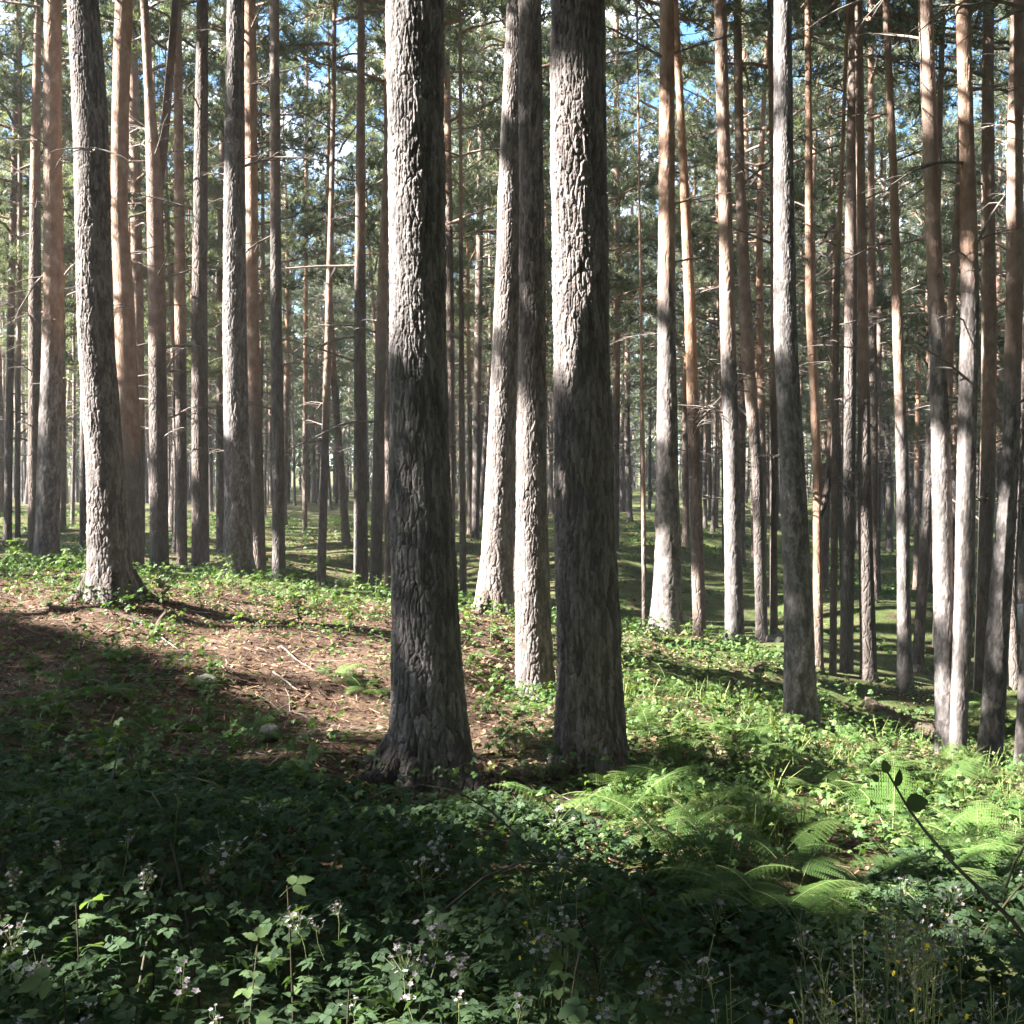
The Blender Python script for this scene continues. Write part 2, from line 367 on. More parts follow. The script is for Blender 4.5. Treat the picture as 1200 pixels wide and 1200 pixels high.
def axis_lin(n, half, k, c=0.0):
    u = np.linspace(-1, 1, n); return c + half * np.sinh(k * u) / math.sinh(k)
gx = axis_lin(420, 320, 5.6); gy = axis_lin(420, 320, 5.6, 7.0)
GX, GY = np.meshgrid(gx, gy, indexing='ij')
GZ = gz(GX, GY)
i = np.arange(419)[:, None] * 420 + np.arange(419)[None]
quads = np.stack([i, i + 420, i + 421, i + 1], -1).reshape(-1, 4)
def grassy(x, y):
    """0 on bare pine litter, 1 on moss and grass"""
    pxx = 600 + F * x / np.maximum(y, .5)
    far = smooth(11.5, 15, y)
    right = smooth(560, 720, pxx) * smooth(4.5, 7, y) * .62
    left = .42 * smooth(9.5, 7.0, y + .12 * (pxx - 250) / 100) + .3 * smooth(5.5, 3.5, y)
    return np.clip(np.maximum(np.maximum(far * .53, right), left), 0, 1)
g = Geo(); g.add(np.stack([GX, GY, GZ], -1).reshape(-1, 3), quads, 0, grassy=grassy(GX, GY).ravel())
ground = link('ground', g.mesh('ground', [M['ground']])); ground['kind'] = 'structure'

# ----------------------------------------------------------------------------------------------
# trunks
# ----------------------------------------------------------------------------------------------
def trunk_geo(cx, cy, rad, zs, orange_at, sides, seed, plates=False, amp=.009, cw=.042, ch=.12, flare=.3, zb=0.0, lobes=0.0):
    """rings around a bent axis; plates=True carves bark plates into the surface"""
    r_ = np.random.default_rng(seed)
    th = np.arange(sides) / sides * 2 * PI
    Z, TH = np.meshgrid(zs, th, indexing='ij')
    R = np.repeat(rad[:, None], sides, 1)
    hgt = Z - zb
    R = R * (1 + .06 * (vnoise2(TH / (2 * PI) * 5, Z * 1.1, seed + 1, 5) - .5) + .05 * (vnoise2(TH / (2 * PI) * 8, Z * 3, seed + 2, 8) - .5))
    fl = np.exp(-np.maximum(hgt, -.1) / .19)
    lob = 1 + lobes * (np.cos(TH * 5 + seed) * .5 + np.cos(TH * 3 + 2 * seed) * .5)
    R = R * (1 + flare * fl * np.maximum(lob, .1))
    tone = r_.random() * .2 + .4 + 0 * Z
    if plates:
        mid = float(np.median(rad)); circ = TH / (2 * PI)
        def cells(cw_, ch_, w1, w2, sd):
            nc = max(8, int(round(2 * PI * mid / cw_)))
            wx = (vnoise2(circ * 9, Z * 7, sd + 3, 9) - .5) * w1 + (vnoise2(circ * 33, Z * 26, sd + 7, 33) - .5) * w2
            wz = (vnoise2(circ * 14, Z * 14, sd + 4, 14) - .5) * .7
            a = circ * nc + wx; b = Z / ch_ + wz + 40
            nb = int(b.max()) + 4
            ja = r_.random((nc, nb)); jb = r_.random((nc, nb)); jt = r_.random((nc, nb))
            ia = np.floor(a).astype(int); ib = np.floor(b).astype(int)
            f1 = np.full(a.shape, 9.0); f2 = np.full(a.shape, 9.0); tid = np.zeros(a.shape)
            for da in (-1, 0, 1):
                for db in (-1, 0, 1):
                    ca = (ia + da) % nc; cb = np.clip(ib + db, 0, nb - 1)
                    dx = ia + da + ja[ca, cb] - a; dz = (ib + db + jb[ca, cb] - b)
                    d = np.sqrt(dx * dx * 1.2 + dz * dz * .75)
                    new = d < f1
                    f2 = np.where(new, f1, np.minimum(f2, d)); tid = np.where(new, jt[ca, cb], tid); f1 = np.where(new, d, f1)
            return f2 - f1, tid
        g1, t1 = cells(cw * 1.15, ch * 1.45, .7, .3, seed)
        g2, t2 = cells(cw * .5, ch * .42, .6, .3, seed + 50)
        e1 = smooth(0.0, .14, g1) * (.7 + .3 * smooth(0, .5, g1)); e2 = smooth(0, .25, g2)
        fine = vnoise2(circ * 60, Z * 45, seed + 5, 60) - .5
        fine2 = vnoise2(circ * 120, Z * 110, seed + 6, 120) - .5
        keep = .45 + .55 * smooth(.25, .6, vnoise2(circ * 6, Z * 2.3, seed + 9, 6))
        R = R + amp * keep * (.95 * (e1 - 1) + .62 * (t1 - .5) + .25 * (e2 - 1) + .42 * (t2 - .5)) + amp * .22 * fine + amp * .24 * fine2
        tone = np.clip(.55 * t1 + .45 * t2, 0, 1)
    V = np.stack([cx[:, None] + R * np.cos(TH), cy[:, None] + R * np.sin(TH), Z], -1)
    n_ = len(zs); q = np.arange(n_ - 1)[:, None] * sides; j = np.arange(sides)[None]; j2 = (j + 1) % sides
    Fq = np.stack([q + j, q + j2, q + sides + j2, q + sides + j], -1).reshape(-1, 4)
    org = smooth(orange_at - .9, orange_at + 1.6, hgt).ravel() if orange_at < 20 else np.zeros(Z.size)
    g = Geo(); g.add(V.reshape(-1, 3), Fq, 0, orange=org, tone=np.asarray(tone).ravel())
    return g

def twig_path(r_, L, up=.15, droop=.25, n_=7, wig=.05):
    t = np.linspace(0, 1, n_)
    P = np.stack([t * L, np.zeros(n_), up * t * L - droop * L * t ** 2], -1)
    P[1:] += np.cumsum(r_.normal(0, wig * L / n_, (n_ - 1, 3)), 0)
    return P

def dead_branch_geo(seed, L, r0):
    r_ = np.random.default_rng(seed); g = Geo()
    P = twig_path(r_, L, r_.uniform(-.1, .5), r_.uniform(0, .5)); rad = np.linspace(r0, r0 * .25, len(P))
    g.add(*tube(P, rad, 5))
    for k in range(r_.integers(4, 10)):
        i0 = r_.integers(1, len(P) - 1); l2 = L * r_.uniform(.15, .5)
        Q = twig_path(r_, l2, .2, .3, 5); a = r_.choice([-1, 1]) * r_.uniform(.5, 1.1)
        c, s = math.cos(a), math.sin(a)
        Q = np.stack([Q[:, 0] * c - Q[:, 1] * s, Q[:, 0] * s + Q[:, 1] * c, Q[:, 2]], -1) + P[i0]
        g.add(*tube(Q, np.linspace(rad[i0] * .6, r0 * .12, 5), 4))
    return g
DEAD = [dead_branch_geo(200 + i, [.35, .6, .8, 1.0, 1.3, 1.6, .25, .9][i], [.014, .014, .016, .018, .02, .024, .016, .012][i]).mesh('dead_branch', [M['deadwood']]) for i in range(8)]

# needle tufts -----------------------------------------------------------------------------------
def tuft(seed, nn=15, L=.12, w=.013, spread=1.15):
    r_ = np.random.default_rng(seed); V = []; Fq = []
    for k in range(nn):
        az = r_.uniform(0, 2 * PI); el = spread * math.sqrt(r_.random())
        d = np.array([math.sin(el) * math.cos(az), math.sin(el) * math.sin(az), math.cos(el)])
        s = np.cross(d, r_.normal(size=3)); s /= np.linalg.norm(s) + 1e-9
        l = L * r_.uniform(.7, 1.2); o = np.array([0, 0, r_.uniform(-.4, .3) * L])
        V += [o - s * w * .5, o + s * w * .5, o + d * l + s * w * .3, o + d * l - s * w * .3]
        Fq.append([4 * k, 4 * k + 1, 4 * k + 2, 4 * k + 3])
    return np.array(V), np.array(Fq)

def add_tufts(g, r_, pos, axis, tint, size=1.0, mat=1, L=.12, w=.013, nn=15):
    for v in range(3):
        sel = np.arange(len(pos)) % 3 == v
        if not sel.any(): continue
        Tv, Tf = tuft(900 + v, nn, L, w)
        Mx = frames(axis[sel], r_.uniform(0, 6.28, sel.sum())) * (size * r_.uniform(.75, 1.3, sel.sum()))[:, None, None]
        V, fs = replicate(Tv, Tf, Mx, pos[sel])
        (g.leaf if hasattr(g, 'leaf') else g).add(V, fs, 0 if hasattr(g, 'leaf') else mat, tint=np.repeat(tint[sel], len(Tv)))

def crown_geo(seed, z0, z1, R, nl, pads=4, per=16):
    """limbs with flat, cloud-like pads of needles; wood = material 0, needles = material 1"""
    r_ = np.random.default_rng(seed); g = Geo(); g.leaf = Geo(); pos = []; ax = []; ti = []
    az = r_.uniform(0, 6.28)
    for k in range(nl):
        t = (k + r_.random()) / nl; z = z0 + (z1 - z0) * t
        az += 2.4 + r_.normal(0, .5)
        prof = (.5 + .5 * math.sin(PI * min(1, .18 + .9 * t))) * (1 - t ** 3 * .6)
        L = max(.4, R * prof * r_.uniform(.55, 1.12))
        rise = r_.uniform(.0, .45) + .5 * t
        u = np.linspace(0, 1, 8)
        P = np.stack([u * L, 0 * u, rise * L * u - .35 * L * u ** 2 * (1 - t) + .15 * L * u ** 3], -1)
        P[1:] += np.cumsum(r_.normal(0, .045 * L / 3, (7, 3)), 0)
        c, s = math.cos(az), math.sin(az)
        P = np.stack([P[:, 0] * c - P[:, 1] * s, P[:, 0] * s + P[:, 1] * c, P[:, 2] + z], -1)
        g.add(*tube(P, np.linspace(.012 + .014 * L, .008, 8), 5), mat=0)
        for q in range(pads + int(L > 1.6) * 2):
            f = r_.uniform(.35, 1.0) if q else 1.0
            i0 = f * 7; i1 = int(min(6, i0)); base = P[i1] + (P[i1 + 1] - P[i1]) * (i0 - i1)
            d = np.array([math.cos(az + r_.uniform(-1.1, 1.1)), math.sin(az + r_.uniform(-1.1, 1.1)), r_.uniform(.0, .55)])
            tip = base + d * r_.uniform(.2, .75) * (.4 + .3 * L)
            mid = (base + tip) / 2 + r_.normal(0, .05, 3)
            g.add(*tube([base, mid, tip], [.012, .009, .005], 4), mat=0)
            m = int(per * r_.uniform(.6, 1.4)); sz = r_.uniform(.22, .42)
            off = r_.normal(0, 1, (m, 3)) * np.array([sz, sz, sz * .42]) * .62
            pos.append(tip + off); a = off * np.array([1, 1, .6]) * 1.5 + d * .5 + np.array([0, 0, .45]); ax.append(a)
            ti.append(np.clip(r_.normal(.42 + .1 * r_.normal(), .13, m), 0, 1))
    add_tufts(g, r_, np.concatenate(pos), np.concatenate(ax), np.concatenate(ti), 1.2)
    return g

CROWNS = [(9.6, 18.0), (8.0, 17.0), (5.6, 15.5), (6.6, 18.5), (10.2, 19.0), (4.4, 14.0)]
CROWN_ME = []
for i, (a, b) in enumerate(CROWNS):
    g = crown_geo(40 + i, a, b, [2.3, 2.5, 2.2, 2.6, 2.2, 2.0][i], [24, 25, 27, 29, 22, 25][i], 4, 12)
    g.A = {'orange': [np.full(g.n, .8)]}                     # limbs are orange-barked
    CROWN_ME.append((g.leaf.mesh('crown', [M['needles']]), g.mesh('branchwork', [M['bark']])))
g = crown_geo(61, 10.6, 18.2, 3.3, 46, 6, 18); g.A = {'orange': [np.full(g.n, .8)]}
BROAD = (g.leaf.mesh('crown', [M['needles']]), g.mesh('branchwork', [M['bark']]))     # broad dense crowns above the frame, added to shut out overhead sky
def add_crown(ms, parent, loc=(0, 0, 0), rz=0.0):
    c = link('crown', ms[0], parent, loc, (0, 0, rz)); link('branchwork', ms[1], c); return c

SUNH = np.array([-math.cos(SUN_AZ), -math.sin(SUN_AZ)])
S = np.array([SUNH[0] * math.cos(SUN_EL), SUNH[1] * math.cos(SUN_EL), math.sin(SUN_EL)])
U = np.array([-math.sin(SUN_AZ), math.cos(SUN_AZ), 0.0])
Vv = np.array([math.cos(SUN_AZ) * math.sin(SUN_EL), math.sin(SUN_AZ) * math.sin(SUN_EL), math.cos(SUN_EL)])
def uv(P): P = np.asarray(P, float); return P @ U, P @ Vv

HI = {100: (340, .0052, .0145, .027, .10), 101: (340, .0052, .0145, .027, .10), 102: (220, .008, .011, .026, .085), 7: (230, .008, .012, .03, .09),
      25: (180, .011, .011, .034, .1), 33: (150, .012, .005, .028, .06), 14: (150, .014, .011, .036, .1), 28: (100, .022, .006, .04, .1),
      41: (100, .02, .006, .04, .1), 42: (100, .02, .006, .04, .1), 45: (100, .02, .006, .04, .1), 47: (90, .03, .006, .04, .1), 4: (90, .026, .007, .045, .1),
      30: (90, .024, .007, .045, .1), 39: (80, .03, .006, .04, .1)}
TREE = {}            # id -> (function z -> centre, function z -> radius, base point)
for k, (Y, pts, org, label) in T.items():
    r_ = np.random.default_rng(1000 + k)
    p0 = px(pts[0][1], pts[0][0], Y)
    # slide along the sight line to where it meets the ground, so the foot stands on it
    best = None
    for f in np.linspace(.72, 1.3, 117):
        q = px(pts[0][1], pts[0][0], Y * f); d = abs(q[2] - gz(q[0], q[1]) + .02) + .12 * abs(f - 1) * Y
        if best is None or d < best[0]: best = (d, Y * f, q)
    Yb, q = best[1], best[2]
    zb = gz(q[0], q[1])
    zs_m = np.array([px(0, p[0], Yb)[2] for p in pts]); xs_m = np.array([(p[1] - 600) / F * Yb for p in pts]); rs_m = np.array([p[2] / F * Yb / 2 for p in pts])
    zs_m = zs_m - zs_m[0] + zb
    ci = [4, 4, 0][k % 3] if Y < 23 else [0, 1, 2, 3, 1, 5][k % 6]
    H = CROWNS[ci][1] + .3
    ztop = zb + H
    zv = zs_m[-1]
    slope = (xs_m[-1] - xs_m[-2]) / max(.5, zs_m[-1] - zs_m[-2]); slope = float(np.clip(slope, -.05, .05))
    zz = list(zs_m); xx = list(xs_m); rr = list(rs_m)
    rr[0] = min(rr[0], rr[1] * 1.18)
    if ztop - zv > 1:
        for f in (.3, .65, 1.0):
            zz.append(zv + (ztop - zv) * f); xx.append(xs_m[-1] + slope * (ztop - zv) * (f - .4 * f * f)); rr.append(max(.015, rs_m[-1] * (1 - .93 * f ** 1.2)))
    zz = np.array(zz); xx = np.array(xx); rr = np.array(rr)
    ly = LEANY.get(k, r_.normal(0, .008)); bow = r_.normal(0, .04)
    def cxf(z, zz=zz, xx=xx):
        w = np.array([-.25, -.12, 0, .12, .25]); return sum(np.interp(np.asarray(z) + d, zz, xx) for d in w) / 5
    def cyf(z, Yb=Yb, zb=zb, ly=ly, bow=bow): return Yb + ly * (np.asarray(z) - zb) + bow * np.sin((np.asarray(z) - zb) * .6) * .5
    def crf(z, zz=zz, rr=rr): return np.interp(z, zz, rr)
    TREE[k] = (cxf, cyf, crf, zb)
    if k >= 100: print(k, 'stands at', round(Yb, 2), round(zb, 2))
    root_xy = np.array([cxf(zb), cyf(zb)])
    zframe = CZ + .50 * Yb + .25
    if k in HI:
        sides, dz, amp, cw, ch = HI[k]
        zl = np.concatenate([np.arange(zb - .3, min(zframe, ztop - .4), dz), np.arange(min(zframe, ztop - .4), ztop, .35), [ztop]])
        g = trunk_geo(cxf(zl) - root_xy[0], cyf(zl) - root_xy[1], crf(zl), zl - zb, org, sides, 300 + k, True, amp, cw, ch, .20 if k < 100 else .22, 0.0, 1.0)
        me = g.mesh('trunk', [M['bark_near']])
    else:
        zl = np.concatenate([np.arange(zb - .3, zb + 1, .07), np.arange(zb + 1, ztop, .16), [ztop]])
        g = trunk_geo(cxf(zl) - root_xy[0], cyf(zl) - root_xy[1], crf(zl), zl - zb, org, 22, 300 + k, False, flare=.10, lobes=.7)
        me = g.mesh('trunk', [M['bark']])
    root = thing('pine_tree', label, 'pine tree', (root_xy[0], root_xy[1], zb), 0, 'tall pine trees of the forest')
    tr = link('trunk', me, root)
    cz_ = zb + (CROWNS[ci][0] + CROWNS[ci][1]) / 2
    add_crown(BROAD if k in (101, 102, 7, 25, 33) else CROWN_ME[ci], root, (cxf(cz_) - root_xy[0], cyf(cz_) - root_xy[1], 0), r_.uniform(0, 6.28))
    # dead side branches on the bare part of the stem
    nd = {3: 20, 10: 30, 4: 12, 17: 10, 19: 8, 16: 9, 39: 6, 1: 8, 44: 9, 7: 2, 100: 0, 101: 0, 102: 1, 25: 1, 33: 0, 12: 2, 14: 3}.get(k, int(r_.integers(5, 11)))
    lo = zb + (2.2 if Yb > 13 else 4.2)
    for b in range(nd):
        z = r_.uniform(lo, max(lo + 1, min(zframe + .5, zb + CROWNS[ci][0] + .5)))
        az = r_.uniform(0, 6.28) if b % 2 else r_.choice([0, PI]) + r_.normal(0, .5)
        rr_ = float(crf(z)) * .8
        o = link('dead_branch', DEAD[r_.integers(0, 8) if k not in (3, 10) else r_.integers(1, 6)], root,
                 (cxf(z) - root_xy[0] + rr_ * math.cos(az), cyf(z) - root_xy[1] + rr_ * math.sin(az), z - zb), (0, r_.normal(0, .25), az), (r_.uniform(.7, 1.15),) * 3)
    if k == 10:      # second stem of the fork
        z0 = px(0, 215, Yb)[2]; z1 = zb + 15
        za = np.linspace(z0, z1, 30); f = (za - z0) / (px(0, 20, Yb)[2] - z0)
        xs = np.interp(f, [0, .35, .8, 1.6, 5], [(186 - 600) / F * Yb, (193 - 600) / F * Yb, (200 - 600) / F * Yb, (211 - 600) / F * Yb, (216 - 600) / F * Yb])
        V_, F_ = tube(np.stack([xs - root_xy[0], 0 * za + .03 + .02 * f, za - zb], -1), np.linspace(.085, .02, 30), 12)
        g = Geo(); g.add(V_, F_, 0, orange=.3, tone=.5); link('second_stem', g.mesh('second_stem', [M['bark']]), root)
    if k == 34:      # dark side limb
        a = px(957, 612, Yb); b = px(975, 545, Yb * .99); c = px(984, 430, Yb * .98)
        P = np.array([a, a * .6 + b * .4 + np.array([.03, 0, -.02]), b, (b + c) / 2, c]) - np.array([root_xy[0], root_xy[1], zb])
        V_, F_ = tube(P, [.06, .055, .045, .035, .02], 10); g = Geo(); g.add(V_, F_, 0, orange=0., tone=.2); link('side_limb', g.mesh('side_limb', [M['bark']]), root)
    if k in (100, 101, 7, 25, 14, 102, 33):     # surface roots flaring out from the foot
        rs_ = float(crf(zb)) / .2
        for b, (a, L) in enumerate([(PI * .98, .42), (PI * 1.2, .36), (PI * 1.75, .3), (PI * .75, .3)] if k == 100 else [(r_.uniform(0, 1) + 1.57 * e, .22 * r_.uniform(.8, 1.4)) for e in range(4)]):
            t = np.linspace(0, 1, 9); X = rs_ * (.12 + L * t) * math.cos(a); Yy = rs_ * (.12 + L * t) * math.sin(a)
            zg = gz(root_xy[0] + X, root_xy[1] + Yy) - zb
            P = np.stack([X, Yy, np.maximum(.22 * rs_ * (1 - t) ** 2.5, 0) + zg * t - .03 * t], -1)
            V_, F_ = tube(P, np.linspace(.085, .025, 9) * rs_, 12); g = Geo(); g.add(V_, F_, 0, orange=0., tone=.15); link('surface_root', g.mesh('surface_root', [M['bark']]), root)

# ----------------------------------------------------------------------------------------------
# the wood beyond: individual pines, copied
# ----------------------------------------------------------------------------------------------
far_proto = []
for i in range(6):
    r_ = np.random.default_rng(70 + i); H = CROWNS[i][1] + .2; dia = [.24, .2, .17, .26, .22, .15][i]
    zl = np.concatenate([[-.3], np.arange(0, 1, .2), np.arange(1, H, .5), [H]])
    bx = .10 * np.sin(zl * .35 + r_.uniform(0, 6)) + .02 * zl * r_.normal(); by = .10 * np.sin(zl * .3 + r_.uniform(0, 6))
    bx -= np.interp(0, zl, bx); by -= np.interp(0, zl, by)
    rad = dia / 2 * np.interp(zl / H, [0, .04, .5, 1], [1.15, 1.0, .75, .06])
    g = trunk_geo(bx, by, rad, zl, r_.uniform(2.5, 5), 10, 500 + i, False, flare=.2)
    for b in range(38):
        z = r_.uniform(2.5, CROWNS[i][0] + 1); az = r_.uniform(0, 6.28); P = twig_path(r_, r_.uniform(.4, 1.3), .2, .35)
        c, s = math.cos(az), math.sin(az)
        P = np.stack([P[:, 0] * c - P[:, 1] * s + np.interp(z, zl, bx), P[:, 0] * s + P[:, 1] * c + np.interp(z, zl, by), P[:, 2] + z], -1)
        V_, F_ = tube(P, np.linspace(.014, .004, 7), 4); g.add(V_, F_, 0, orange=.2, tone=.8)
        for e in range(2):
            j = int(r_.integers(2, 6)); Q = P[j] + np.array([[0, 0, 0], [.12, .05, .03], [.25, .15, -.02]]) * np.array([r_.choice([-1, 1]), r_.choice([-1, 1]), 1]) * r_.uniform(.6, 1.5); V_, F_ = tube(Q, [.006, .005, .003], 3); g.add(V_, F_, 0, orange=.2, tone=.8)
    tm = g.mesh('trunk', [M['bark']])
    far_proto.append((tm, CROWN_ME[i]))
occ = [np.array([TREE[k][0](TREE[k][3]), TREE[k][1](TREE[k][3])]) for k in TREE]
pts_far = []
r_ = np.random.default_rng(5)
tries = 0
while len(pts_far) < 240 and tries < 40000:
    tries += 1
    Y = math.sqrt(r_.uniform(22.5 ** 2, 66 ** 2)); X = r_.uniform(-.53 * Y - 1, .53 * Y + 1)
    qx_ = 600 + F * X / Y
    if Y < 55 and (325 < qx_ < 455 or 1030 < qx_ < 1085 or 712 < qx_ < 765) and r_.random() < .7: continue      # glades that let the sky through
    if all((X - a[0]) ** 2 + (Y - a[1]) ** 2 > 1.7 ** 2 for a in occ): occ.append(np.array([X, Y])); pts_far.append((X, Y))
pts_far.sort(key=lambda p: p[1])
zone = [(32, 'far thin pine in the first rows of trunks beyond the near ones'), (46, 'distant thin pine in the middle rows of the wood'), (999, 'very distant pine in the last rows closing off the wood')]
zz_far = gz(np.array([p[0] for p in pts_far]), np.array([p[1] for p in pts_far]))
protos = {}
for (X, Y), z in zip(pts_far, zz_far):
    i = int(r_.integers(0, 6)); lab = next(l for d, l in zone if Y < d); grp = 'background pines, ' + {32: 'first rows', 46: 'middle rows', 999: 'last rows'}[next(d for d, l in zone if Y < d)]
    if i not in protos:
        root = thing('background_pine', lab, 'pine tree', (X, Y, z), 0, grp)
        link('trunk', far_proto[i][0], root); add_crown(far_proto[i][1], root); protos[i] = root
    else:
        root = copy_tree(protos[i]); root.location = (X, Y, z); root['label'] = lab; root['group'] = grp
    root.rotation_euler = (r_.normal(0, .012), r_.normal(0, .012), r_.uniform(0, 6.28))
    s = r_.uniform(.82, 1.15); root.scale = (s, s, s * r_.uniform(.95, 1.08))

# the wood's far edge: trunks and crowns that merge into one mass
g = Geo()
for k in range(900):
    Y = math.sqrt(r_.uniform(64 ** 2, 150 ** 2)); X = r_.uniform(-.56 * Y, .56 * Y); z = float(gz(X, Y)); H = r_.uniform(14, 20); b = r_.uniform(.8, 6.5)
    V_, F_ = tube([[X, Y, z - .3], [X + r_.normal(0, .15), Y, z + H * .5], [X + r_.normal(0, .2), Y, z + H]], [.12, .10, .03], 6)
    g.add(V_, F_, 0, orange=smooth(0, 1, (V_[:, 2] - z) / 6), tone=.3)
    m = 120; t = r_.random(m); a = r_.uniform(0, 6.28, m); rad = 2.3 * np.sqrt(r_.random(m)) * (1.1 - t)
    pos = np.stack([X + rad * np.cos(a), Y + rad * np.sin(a), z + b + (H - b) * t], -1)
    add_tufts(g, r_, pos, r_.normal(0, 1, (m, 3)) + np.array([0, 0, .5]), np.clip(r_.normal(.45, .18, m), 0, 1), 3.4, 1, .12, .02, 9)
tag(link('distant_woods', g.mesh('distant_woods', [M['bark'], M['needles']])), 'far off mass of pines closing the view between the trunks', 'woods', None, 'stuff')

# ----------------------------------------------------------------------------------------------
# unseen pines added on the sunny side, crowns cut to cast the dapple
# ----------------------------------------------------------------------------------------------
CELL = .12
def inpoly(P, x, y):
    P = np.asarray(P, float); c = np.zeros(np.shape(x), bool); j = len(P) - 1
    for i in range(len(P)):
        xi, yi = P[i]; xj, yj = P[j]
        c ^= ((yi > y) != (yj > y)) & (x < (xj - xi) * (y - yi) / (yj - yi + 1e-12) + xi); j = i
    return c
LIT = [[(0, 655), (0, 700), (110, 722), (190, 745), (260, 775), (330, 800), (400, 828), (456, 850), (458, 690), (300, 680), (150, 664)],
       [(545, 705), (556, 870), (600, 965), (655, 920), (655, 700)],
       [(715, 740), (740, 832), (810, 848), (900, 880), (985, 922), (1025, 1005), (1070, 1005), (1115, 955), (1200, 930), (1200, 850), (960, 795), (900, 750)]]
u0, v0, nu, nv = -8.0, -6.0, 420, 260
lab = np.zeros((nu, nv), np.int8)           # 0 natural, 1 lit, 2 shade
def mark(P, val, rad=0):
    u, v = uv(P); iu = ((u - u0) / CELL).astype(int); iv = ((v - v0) / CELL).astype(int)
    for a in range(-rad, rad + 1):
        for b in range(-rad, rad + 1):
            ok = (iu + a >= 0) & (iu + a < nu) & (iv + b >= 0) & (iv + b < nv); lab[(iu + a)[ok], (iv + b)[ok]] = val
# ground samples: world grid looked at from the eye
XX, YY = np.meshgrid(np.arange(-6, 9, .08), np.arange(1.2, 14, .08), indexing='ij'); XX = XX.ravel(); YY = YY.ravel()
ZZ = gz(XX, YY); hcov = np.where(YY < 6.8, .33, .1)
PX = 600 + F * XX / YY; PY = 600 - F * (ZZ + hcov - CZ) / YY
litm = np.zeros(len(XX), bool)
for P in LIT: litm |= inpoly(P, PX, PY)
vis = (PX > -60) & (PX < 1260)
below = PY > 600 - F * (ZZ * 0 + .9 - CZ) / 30
stripe = (PX > 200) & (PX < 465) & (np.mod(PY - .22 * PX + 22 * fbm(XX * 3 + 7, YY * 3, 44, 2), 44) < 17) & (PY > 735)
litm &= ~stripe
shade = vis & ~litm & (YY < 9.5) & ((PY > 715) | (PX > 500))
pts3 = np.stack([XX, YY, ZZ + hcov], -1)
for h_ in (0, -.25, .28): mark(pts3[shade & ((YY < 7.5) | (h_ == 0))] + np.array([0, 0, h_]), 2, 1)
nz = fbm(XX * 1.1 + 9, YY * 1.1 + 4, 31, 3)
mark(pts3[litm & vis & (nz < np.where(PX < 500, .585, .60))], 1, 1)
def mark_trunk(k, y0, y1, val, rad=1):
    cxf, cyf, crf, zb = TREE[k]; Yb = float(cyf(zb))
    P = []
    for y in np.arange(y0, y1, 4.0):
        z = px(0, y, Yb)[2]; r = float(crf(z))
        for a in np.linspace(-.9, .9, 7):
            P.append([float(cxf(z)) + U[0] * a * r, float(cyf(z)) + U[1] * a * r, z])
    mark(np.array(P), val, rad)
for (k, y0, y1, v) in [(25, 0, 60, 1), (25, 75, 150, 1), (25, 160, 225, 2), (25, 230, 420, 1), (25, 425, 455, 2), (25, 470, 700, 1),
                       (102, 0, 500, 2), (102, 520, 800, 1), (33, 0, 430, 1), (33, 440, 850, 2), (8, 0, 125, 1), (8, 150, 660, 1), (9, 100, 640, 1), (6, 350, 560, 1), (3, 180, 480, 1), (12, 160, 340, 1), (37, 350, 790, 2), (36, 300, 790, 2), (35, 300, 780, 2), (40, 500, 780, 2), (41, 840, 895, 2), (41, 740, 760, 2), (42, 745, 770, 2), (44, 620, 700, 2), (32, 350, 560, 2), (28, 500, 540, 2), (28, 0, 60, 2), (29, 300, 380, 2), (10, 420, 520, 1), (31, 480, 740, 1), (14, 130, 225, 2), (14, 230, 520, 1), (14, 530, 660, 2),
                       (7, 0, 125, 1), (7, 135, 160, 2), (7, 165, 690, 1), (30, 0, 80, 1), (30, 130, 240, 1), (30, 330, 430, 1), (30, 430, 500, 2), (30, 510, 740, 1),
                       (42, 300, 500, 1), (42, 510, 555, 2), (42, 560, 740, 1), (45, 660, 900, 2), (41, 0, 480, 2), (28, 150, 350, 1), (28, 430, 500, 1),
                       (100, 0, 110, 1), (100, 150, 205, 2), (100, 225, 430, 1), (100, 480, 910, 2), (101, 125, 460, 1), (101, 490, 900, 2), (101, -60, 95, 2)]:
    mark_trunk(k, y0, y1, v)
# a few flecks of sun on the brambles
for (x, y, Y, r) in [(95, 1062, 2.9, .03), (283, 1132, 2.5, .03), (345, 1050, 2.9, .025), (410, 1160, 2.3, .02)]:
    c = px(x, y, Y); mark(c + rng.normal(0, r, (60, 3)), 1, 0)
ug = (np.arange(nu) * CELL + u0)[:, None]; vg = (np.arange(nv) * CELL + v0)[None]
nat = fbm(ug * .75 + 40 + 0 * vg, vg * .75 + 60 + 0 * ug, 77, 4)
want = np.where(lab == 2, 1, np.where(lab == 1, 0, (nat > .43).astype(int)))

bad_u = [(float(TREE[k][0](2) * U[0] + TREE[k][1](2) * U[1])) for k in (100, 101, 102, 7, 25, 33, 30)] + [U @ np.array(p) for p in ((2.31, 6.38, 0), (3.4, 8.4, 0), (2.8, 8.5, 0))]
occl = []
r_ = np.random.default_rng(21); tries = 0
while len(occl) < 46 and tries < 30000:
    tries += 1
    X = r_.uniform(-33, -5); Y = r_.uniform(-9, 26)
    if X > -.50 * max(Y, 0) - 3.3: continue
    if any((X - a) ** 2 + (Y - b) ** 2 < 2.9 ** 2 for a, b in occl): continue
    uu = X * U[0] + Y * U[1]
    if any(abs(uu - b) < .38 for b in bad_u): continue
    occl.append((X, Y))
OX = np.array(occl); OZ = gz(OX[:, 0], OX[:, 1])
N = 420000
ti = r_.integers(0, len(OX), N); t = r_.random(N) ** .9
zc = 6.5 + 11.5 * t
